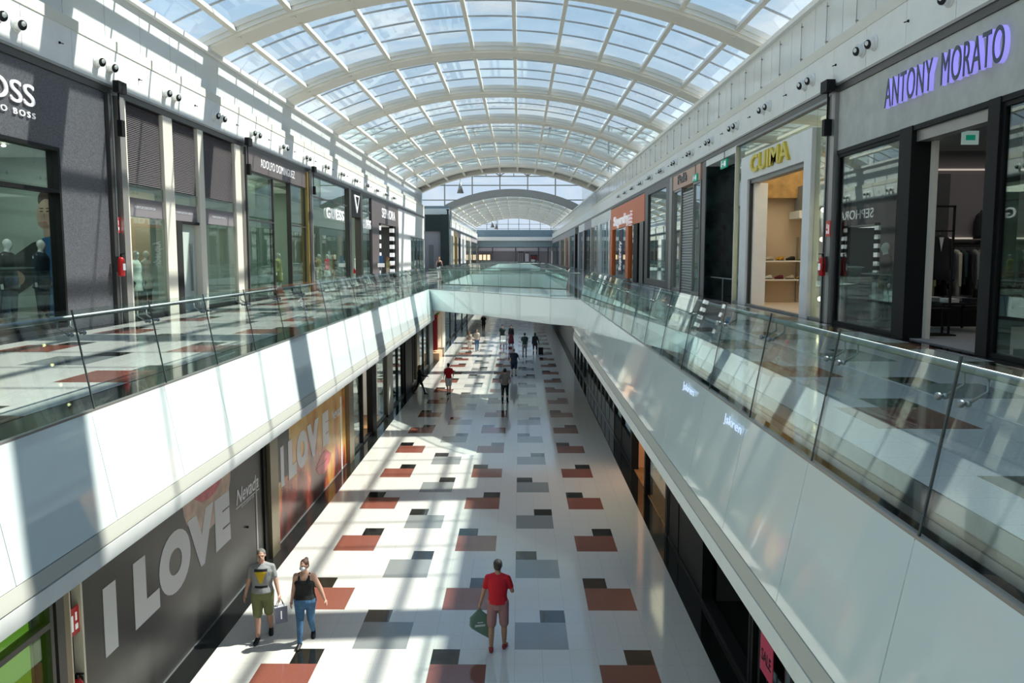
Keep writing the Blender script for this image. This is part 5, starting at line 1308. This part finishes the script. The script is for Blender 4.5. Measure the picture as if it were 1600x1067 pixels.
# upper floor
build_person('person', 'person in black top and white trousers walking on the upper left walkway', 'person', (-5.9, 61.3, ZF), .1, 1.68, legs=((14, 2), (-12, 10)), arms=((5, 14, 20), (-8, 14, 10)), top=('cl_black', 'tank', .95), bottom=('cl_white', 'long'), hair=('hair_ginger', 'long'), female=True, vox=.035)
build_person('person', 'person in olive top and beige trousers at the small stand before the dark lettered shop', 'person', (-8.6, 54.5, ZF), 1.9, 1.68, legs=((6, 0), (-5, 5)), arms=((30, 10, 60), (30, 10, 60)), top=('cl_khaki', 'short'), bottom=('cl_beige', 'long'), hair=('hair_ginger', 'long'), female=True, vox=.035)
t = thing('gel_stand', 'small white stand with blue header in front of the dark lettered shop', 'stand', (-9.1, 54.9, ZF))
MB().box(-.2, .2, -.2, .2, 0, .03, 'black').box(-.03, .03, -.03, .03, .03, 1.0, 'steel').obj('post', None, t, (0, 0, 0)); MB().box(-.22, .22, -.05, .05, 1.0, 1.25, 'letter_white').obj('tray', None, t, (0, 0, 0)); MB().box(-.12, .12, -.02, .02, 1.25, 1.75, 'blue').obj('header', None, t, (0, 0, 0))
# pushchair and suitcase
t = thing('pushchair', 'pushchair with a pale blanket and black frame among the walkers under the bridge', 'pushchair', (-1.35, 68.7, 0))
m_ = MB(); m_.tube([(-.22, .45, 1.0), (-.25, .0, .55), (-.25, -.3, .2)], .02, 6, 'black'); m_.tube([(.22, .45, 1.0), (.25, .0, .55), (.25, -.3, .2)], .02, 6, 'black'); m_.tube([(-.22, .45, 1.0), (.22, .45, 1.0)], .02, 6, 'black'); m_.obj('frame', None, t, (0, 0, 0))
m_ = MB(); m_.prism([(-.22, .25, .95), (-.22, .25, .45), (-.22, -.3, .35), (-.22, -.3, .5), (-.22, .1, .6)], (.44, 0, 0), 'cl_white'); m_.obj('seat', None, t, (0, 0, 0))
for x, y in ((-.26, -.3), (.26, -.3), (-.26, .3), (.26, .3)):
    m_ = MB(); m_.tube([(x - .02, y, .11), (x + .02, y, .11)], .11, 14, 'black'); m_.obj('wheel', None, t, (0, 0, 0))
t = thing('suitcase', 'small black suitcase trailing beside the person with long dark hair', 'suitcase', (1.62, 63.3, 0))
MB().box(-.18, .18, -.11, .11, .05, .58, 'black').obj('shell', None, t, (0, 0, 0)); m_ = MB(); m_.tube([(-.1, .08, .58), (-.1, .12, .85), (.1, .12, .85), (.1, .08, .58)], .012, 6, 'steel'); m_.obj('handle', None, t, (0, 0, 0))
for x, y in ((-.13, -.08), (.13, -.08), (-.13, .08), (.13, .08)): m_ = MB(); m_.tube([(x - .012, y, .03), (x + .012, y, .03)], .03, 8, 'black'); m_.obj('wheel', None, t, (0, 0, 0))

# ================================================================ MANNEQUINS AND STOCK
def mannequin(label, loc, hd_, top, bottom, h_=1.82, arms=((0, 8, 6), (0, 8, 6)), female=False, group=None, plump=1.0):
    t, _ = build_person('mannequin', label, 'mannequin', loc, hd_, h_, top=top, bottom=bottom, shoes='shoe_black', hair=None, vox=.03, mannequin=True, arms=arms, female=female, group=group, plump=plump)
    return t
DB = ZF + .14
mannequin('white mannequin in dark jacket nearest the printed face in the dark granite window', (XL - 1.0, 19.75, DB), PI / 2, ('cl_navy', 'long', .72), ('cl_navy', 'long'), 1.95, plump=1.25)
mannequin('white mannequin in dark suit with orange lining, second from the printed face', (XL - 1.0, 18.45, DB), PI / 2, ('cl_black', 'long', .72), ('cl_navy', 'long'), 1.95, plump=1.25)
mannequin('white mannequin in mustard top at the edge of the picture in the dark granite window', (XL - 1.9, 19.4, DB), PI / 2, ('cl_orange', 'long', .80), ('cl_navy', 'long'), 1.9)
# printed face poster in the display window
t = thing('display_poster', 'tall window poster with a printed face and blue shirt', 'poster', (XL - 1.9, 20.98, DB), absolute=True)
py_ = 20.98
box('backing', XL - 2.7, XL - 1.1, py_ - .02, py_, DB, 9.35, 'int_mint', t)
def ov(name, xc, zc, rx, rz_, m, off, ang=0): m_ = MB(); m_.prism([(xc + rx * math.cos(2 * PI * k / 24) * math.cos(ang) - rz_ * math.sin(2 * PI * k / 24) * math.sin(ang), py_ - .022 - off, zc + rz_ * math.sin(2 * PI * k / 24) * math.cos(ang) + rx * math.cos(2 * PI * k / 24) * math.sin(ang)) for k in range(24)], (0, -.002, 0), m); return m_.obj(name, None, t)
cx_ = XL - 1.52
ov('printed_neck', cx_ + .10, 8.05, .16, .25, 'face_skin', 0); ov('printed_hair', cx_ + .10, 8.90, .27, .27, 'hair_brown', .000); ov('printed_face', cx_, 8.55, .22, .38, 'face_skin', .004, -.15)
M['face_shadow'] = mat('printed_skin_dark', (0.36, 0.22, 0.16), .4)
ov('printed_ear', cx_ + .22, 8.52, .045, .09, 'face_shadow', .006); ov('printed_jaw', cx_ - .05, 8.28, .15, .07, 'face_shadow', .005, -.3)
for q, xx in enumerate((-.09, .07)): ov('printed_eye', cx_ + xx, 8.62, .045, .016, 'eye', .008); ov('printed_eyebrow', cx_ + xx, 8.69, .06, .014, 'hair_brown', .008)
ov('printed_nose', cx_ - .03, 8.50, .022, .07, 'face_shadow', .008); ov('printed_mouth', cx_ - .02, 8.35, .06, .018, 'lips', .009)
m_ = MB(); m_.prism([(cx_ + x, py_ - .023, z) for x, z in ((-.12, 7.95), (.28, 8.05), (.36, 7.0), (.36, 6.0), (-.05, 6.0), (-.05, 7.2))], (0, -.002, 0), 'blue'); m_.obj('printed_shirt', None, t)
m_ = MB(); m_.prism([(cx_ + x, py_ - .028, z) for x, z in ((-1.1, 7.2), (-.8, 7.55), (-.35, 7.85), (-.05, 7.9), (-.05, 7.1), (-.4, 6.8), (-.8, 6.55), (-1.1, 6.7))], (0, -.002, 0), 'int_dark'); m_.obj('printed_sleeve', None, t)
ov('printed_hand', cx_ - .85, 6.95, .25, .2, 'face_skin', .012)
# coat mannequin
mannequin('headless-looking mannequin in a long white coat behind the first louvred bay window', (XL - .8, 24.2, ZF + .02), PI / 2 - .3, ('cl_white', 'long', .62), ('cl_black', 'slim'), 1.85, female=True)
mannequin('second white-coated mannequin standing further right in the same louvred bay window', (XL - .95, 25.2, ZF + .02), PI / 2 - .2, ('cl_white', 'long', .66), ('cl_black', 'slim'), 1.85, female=True)
mannequin('mannequin in a long khaki coat inside the tall glass entrance with brown sign band', (XL - .9, 38.9, ZF + .02), PI / 2 - .3, ('cl_khaki', 'long', .45), ('cl_khaki', 'skirt'), 1.85, female=True)
for k, (y, tp, bt, lb) in enumerate(((43.3, 'cl_floral', 'cl_green', 'patterned top and dark green skirt, first in the all-glass shop window'), (44.6, 'cl_khaki', 'cl_khaki', 'khaki top and skirt, second in the all-glass shop window'), (46.6, 'cl_red', 'cl_white', 'red top and white skirt, third in the all-glass shop window'), (48.6, 'cl_green', 'cl_floral', 'dark green top and patterned skirt, fourth in the all-glass shop window'), (52.8, 'cl_beige', 'denim', 'beige top in the dark portal of the all-glass shop'), (55.2, 'cl_white', 'cl_red', 'white top and red skirt in the last window of the all-glass shop'))):
    mannequin('mannequin in ' + lb, (XL - .9, y + 2.2, ZF + .02), PI / 2 - .2, (tp, 'long', .85), (bt, 'skirt'), 1.8, female=True)
mannequin('mannequin in black jacket with green print behind the pane of the concrete-fronted shop', (XR + .8, 20.1, ZF + .15), -PI / 2, ('cl_black', 'long', .82), ('cl_black', 'long'), 1.88)
mannequin('mannequin in white and dark outfit in the window at the right edge of the picture', (XR + 1.0, 13.4, ZF + .15), -PI / 2, ('cl_green', 'long', .82), ('cl_grey', 'long'), 1.88)
box_pl = lambda nm, lb, *a: tag(MB().box(*a).obj(nm), lb, 'plinth')
box_pl('display_plinth', 'low dark plinth under the black jacket mannequin', XR + .35, XR + 1.3, 19.6, 20.6, ZF + .02, ZF + .15, 'int_dark')
box_pl('display_plinth', 'low dark plinth in the window at the right edge', XR + .35, XR + 1.6, 11.0, 14.0, ZF + .02, ZF + .15, 'int_dark')

# garment rails in the concrete-fronted shop
def garment_mesh(m, w=.44, L=.8, th=.10):
    mb = MB(); prof = [(0, .08), (-.03, .55), (-.09, .92), (-.14, 1.0), (-.30, .90), (-.6 * L - .1, .92), (-L, 1.0)]
    rings = []
    for z, k in prof: rings.append([((w / 2) * k * math.cos(2 * PI * i / 12), (th / 2) * (.6 + .4 * k) * math.sin(2 * PI * i / 12), z) for i in range(12)])
    mb.loft(rings[::-1], m)
    for s_ in (-1, 1): mb.cap((s_ * w * .42, 0, -.12), .05, (s_ * w * .52, 0, -.12 - L * .62), .035, 8, m)
    return mb
NAMES = {'cl_black': 'black', 'cl_khaki': 'khaki', 'cl_grey': 'grey', 'cl_green': 'dark green', 'cl_beige': 'beige', 'cl_navy': 'navy', 'cl_white': 'white'}
def garment_rail(label, x0, x1, y, z, group, cols, lens):
    t = thing('garment_rail', label, 'clothes rail', ((x0 + x1) / 2, y, ZF), absolute=True)
    m_ = MB(); m_.tube([(x0, y, z), (x1, y, z)], .018, 8, 'black'); m_.obj('bar', None, t)
    for x in (x0, x1): m_ = MB(); m_.tube([(x, y, ZF + .02), (x, y, z)], .018, 8, 'black'); m_.obj('upright', None, t)
    n = int((x1 - x0 - .2) / .15)
    for k in range(n):
        c = cols[(k * 7 + 3) % len(cols)]; L = lens[(k * 5) % len(lens)]
        g_ = thing('hanging_garment', '%s garment, %s from the left end of the %s' % (NAMES[c], (ORD + ['%sth' % q for q in range(13, 60)])[k], group), 'garment', (x0 + .12 + .15 * k, y, z - .085), PI / 2 + .05 * math.sin(k * 3), group='garments on the ' + group)
        garment_mesh(c, .46, L).obj('cloth', None, g_, (0, 0, 0))
        m_ = MB(); m_.tube([(0, 0, -.02), (0, 0, .05), (.02, 0, .065)], .005, 5, 'steel'); m_.obj('hanger_hook', None, g_, (0, 0, 0))
garment_rail('long black garment rail before the far wall of the concrete-fronted shop', XR + 1.75, XR + 5.7, 20.4, 7.75, 'far wall clothes rail', ['cl_black', 'cl_black', 'cl_khaki', 'cl_grey', 'cl_black', 'cl_green', 'cl_beige', 'cl_navy'], [.95, 1.2, .85, 1.1])
t = thing('clothes_stand', 'tall black frame stand with a black jacket just inside the concrete-fronted entrance', 'clothes stand', (XR + .95, 17.9, ZF + .02))
for x in (-.30, .30): MB().box(x - .02, x + .02, -.02, .02, 0, 2.75, 'black').obj('upright', None, t, (0, 0, 0))
MB().box(-.32, .32, -.02, .02, 2.71, 2.75, 'black').obj('top_bar', None, t, (0, 0, 0)); MB().box(-.32, .32, -.02, .02, 2.2, 2.23, 'black').obj('hanging_bar', None, t, (0, 0, 0)); MB().box(-.32, .32, -.2, .2, .55, .58, 'black').obj('shelf', None, t, (0, 0, 0)); MB().box(-.34, .34, -.25, .25, 0, .03, 'black').obj('foot', None, t, (0, 0, 0))
g_ = thing('hanging_garment', 'black jacket with a pale inner shirt hanging on the tall black stand', 'garment', (XR + .95, 17.86, ZF + 2.15)); garment_mesh('cl_black', .52, .95).obj('cloth', None, g_, (0, 0, 0)); MB().prism([(-.05, -.07, -.05), (.05, -.07, -.05), (0, -.08, -.35)], (0, .01, 0), 'cl_white').obj('collar', None, g_, (0, 0, 0)); MB().tube([(0, 0, -.02), (0, 0, .05)], .005, 5, 'steel').obj('hanger_hook', None, g_, (0, 0, 0))
t = thing('display_table', 'low black metal table with folded clothes just inside the concrete-fronted entrance', 'table', (XR + 1.9, 19.0, ZF + .02))
MB().box(-.6, .6, -.7, .7, .62, .66, 'black').obj('table_top', None, t, (0, 0, 0))
for x in (-.57, .57):
    for y in (-.67, .67): MB().box(x - .02, x + .02, y - .02, y + .02, 0, .62, 'black').obj('leg', None, t, (0, 0, 0))
for k, (x, y, m) in enumerate(((-.3, -.4, 'cl_white'), (-.3, .0, 'cl_grey'), (-.3, .4, 'cl_white'), (.25, -.3, 'cl_black'), (.25, .3, 'cl_grey'))):
    m_ = MB(); z = .66
    for q in range(3): m_.loft([[(x + sx * .15, y + sy * .13, zz) for sx, sy in ((-1, -1), (1, -1), (1, 1), (-1, 1))] for zz in (z, z + .028)], m); z += .03
    o = m_.obj('folded_clothes'); o.location = (XR + 1.9, 19.0, ZF + .021); tag(o, ('white folded pile nearest the doorway edge', 'grey folded pile in the middle of the front row', 'white folded pile at the far front corner', 'black folded pile in the back row', 'grey folded pile in the back row')[k] + ' on the low black table', 'folded clothes')
t = thing('backpack', 'black backpack standing on the high ledge in the concrete-fronted shop', 'backpack', (XR + 3.45, 20.9, 7.93))
m_ = MB(); m_.loft([[(.14 * k_ * math.cos(2 * PI * i / 12), .26 * k_ * math.sin(2 * PI * i / 12), z) for i in range(12)] for z, k_ in ((0, .9), (.1, 1), (.4, .95), (.58, .7), (.64, .35))], 'cl_black'); m_.obj('body', None, t, (0, 0, 0)); MB().tube([(0, -.06, .62), (0, 0, .70), (0, .06, .62)], .012, 6, 'black').obj('handle', None, t, (0, 0, 0))
# shoes on the shelves
def shoe_pair(x, y, z, m, sole, label, group):
    t = thing('pair_of_shoes', label, 'shoes', (x, y, z), random.uniform(-.5, .9), group); t.scale = (1.1, 1.1, 1.4)
    for s_ in (-.055, .055):
        mb = MB(); pr = [(-.13, .02, .05), (-.12, .034, .09), (-.05, .038, .10), (.02, .040, .08), (.08, .045, .055), (.125, .035, .045), (.14, .012, .03)]
        mb.loft([[(-d, s_ + w_ * math.cos(2 * PI * i / 10), .012 + h_ * (.5 + .5 * math.sin(2 * PI * i / 10))) for i in range(10)] for d, w_, h_ in pr], m)
        o = mb.obj('shoe', None, t, (0, 0, 0)); MB().box(-.13, .13, s_ - .038, s_ + .038, 0, .014, sole).obj('sole', None, o, (0, 0, 0))
SC_ = [('cl_maroon', 'dark red'), ('shoe_white', 'white'), ('cl_khaki', 'khaki'), ('shoe_black', 'black'), ('cl_orange', 'mustard'), ('cl_beige', 'beige')]
random.seed(11)
for r_, (z, lb) in enumerate(((7.352, 'upper'), (6.672, 'lower'))):
    for k in range(9):
        m, nm = SC_[(k * 5 + r_ * 2) % 6]
        shoe_pair(XR + .75 + k * .40, 30.7, z, m, 'shoe_black', '%s pair of shoes, %s from the hall end of the %s white shelf' % (nm, ORD[k], lb), 'shoes on the %s white shelf' % lb)
t = thing('shop_poster', 'small notice with text lines on a white stand inside the shoe shop', 'notice', (XR + 1.6, 27.5, ZF + .02), absolute=True)
box('stand_foot', XR + 1.3, XR + 1.9, 27.5, 27.7, ZF + .02, ZF + .75, 'white', t); box('sheet', XR + 1.25, XR + 1.95, 27.58, 27.6, ZF + .75, ZF + 1.25, 'paper_grey', t); box('text_lines', XR + 1.35, XR + 1.85, 27.57, 27.58, ZF + 1.05, ZF + 1.1, 'letter_white', t)

# ================================================================ LAMPS inside the shops
area_light((XL - 1.2, 16.5, 9.85), 1.2, 90, (.95, 1, .95), sy=7)
area_light((XL - 1.5, 26.5, 9.2), 1.5, 90, (1, .95, .85), sy=7)
area_light((XL - 2.5, 36, 10.7), 3, 160, (1, .92, .75), sy=6)
area_light((XL - 2.5, 47, 11.4), 3, 260, (1, .92, .78), sy=9)
area_light((XL - 2.5, 65, 9.8), 3, 120, (1, 1, 1), sy=7)
area_light((XR + 2.0, 26.5, 11.5), 2.5, 135, (1, .86, .62), sy=7)
area_light((XR + 3.0, 15.5, 10.0), 3, 60, (1, .93, .85), sy=10)
area_light((XR + 1.8, 64, 9.6), 3, 150, (1, .95, .9), sy=14)
area_light((XR + 1.8, 49, 11.1), 2, 25, (1, .95, .9), sy=4)
area_light((GR + .9, 25.6, 4.2), 1.0, 130, (1, .78, .55), sy=6)
area_light((GL - 2, 34.8, 4.1), 2, 90, (1, .95, .85), sy=7)
area_light((GL - 2, 6.5, 4.1), 2, 260, (.95, 1, .8), sy=7)
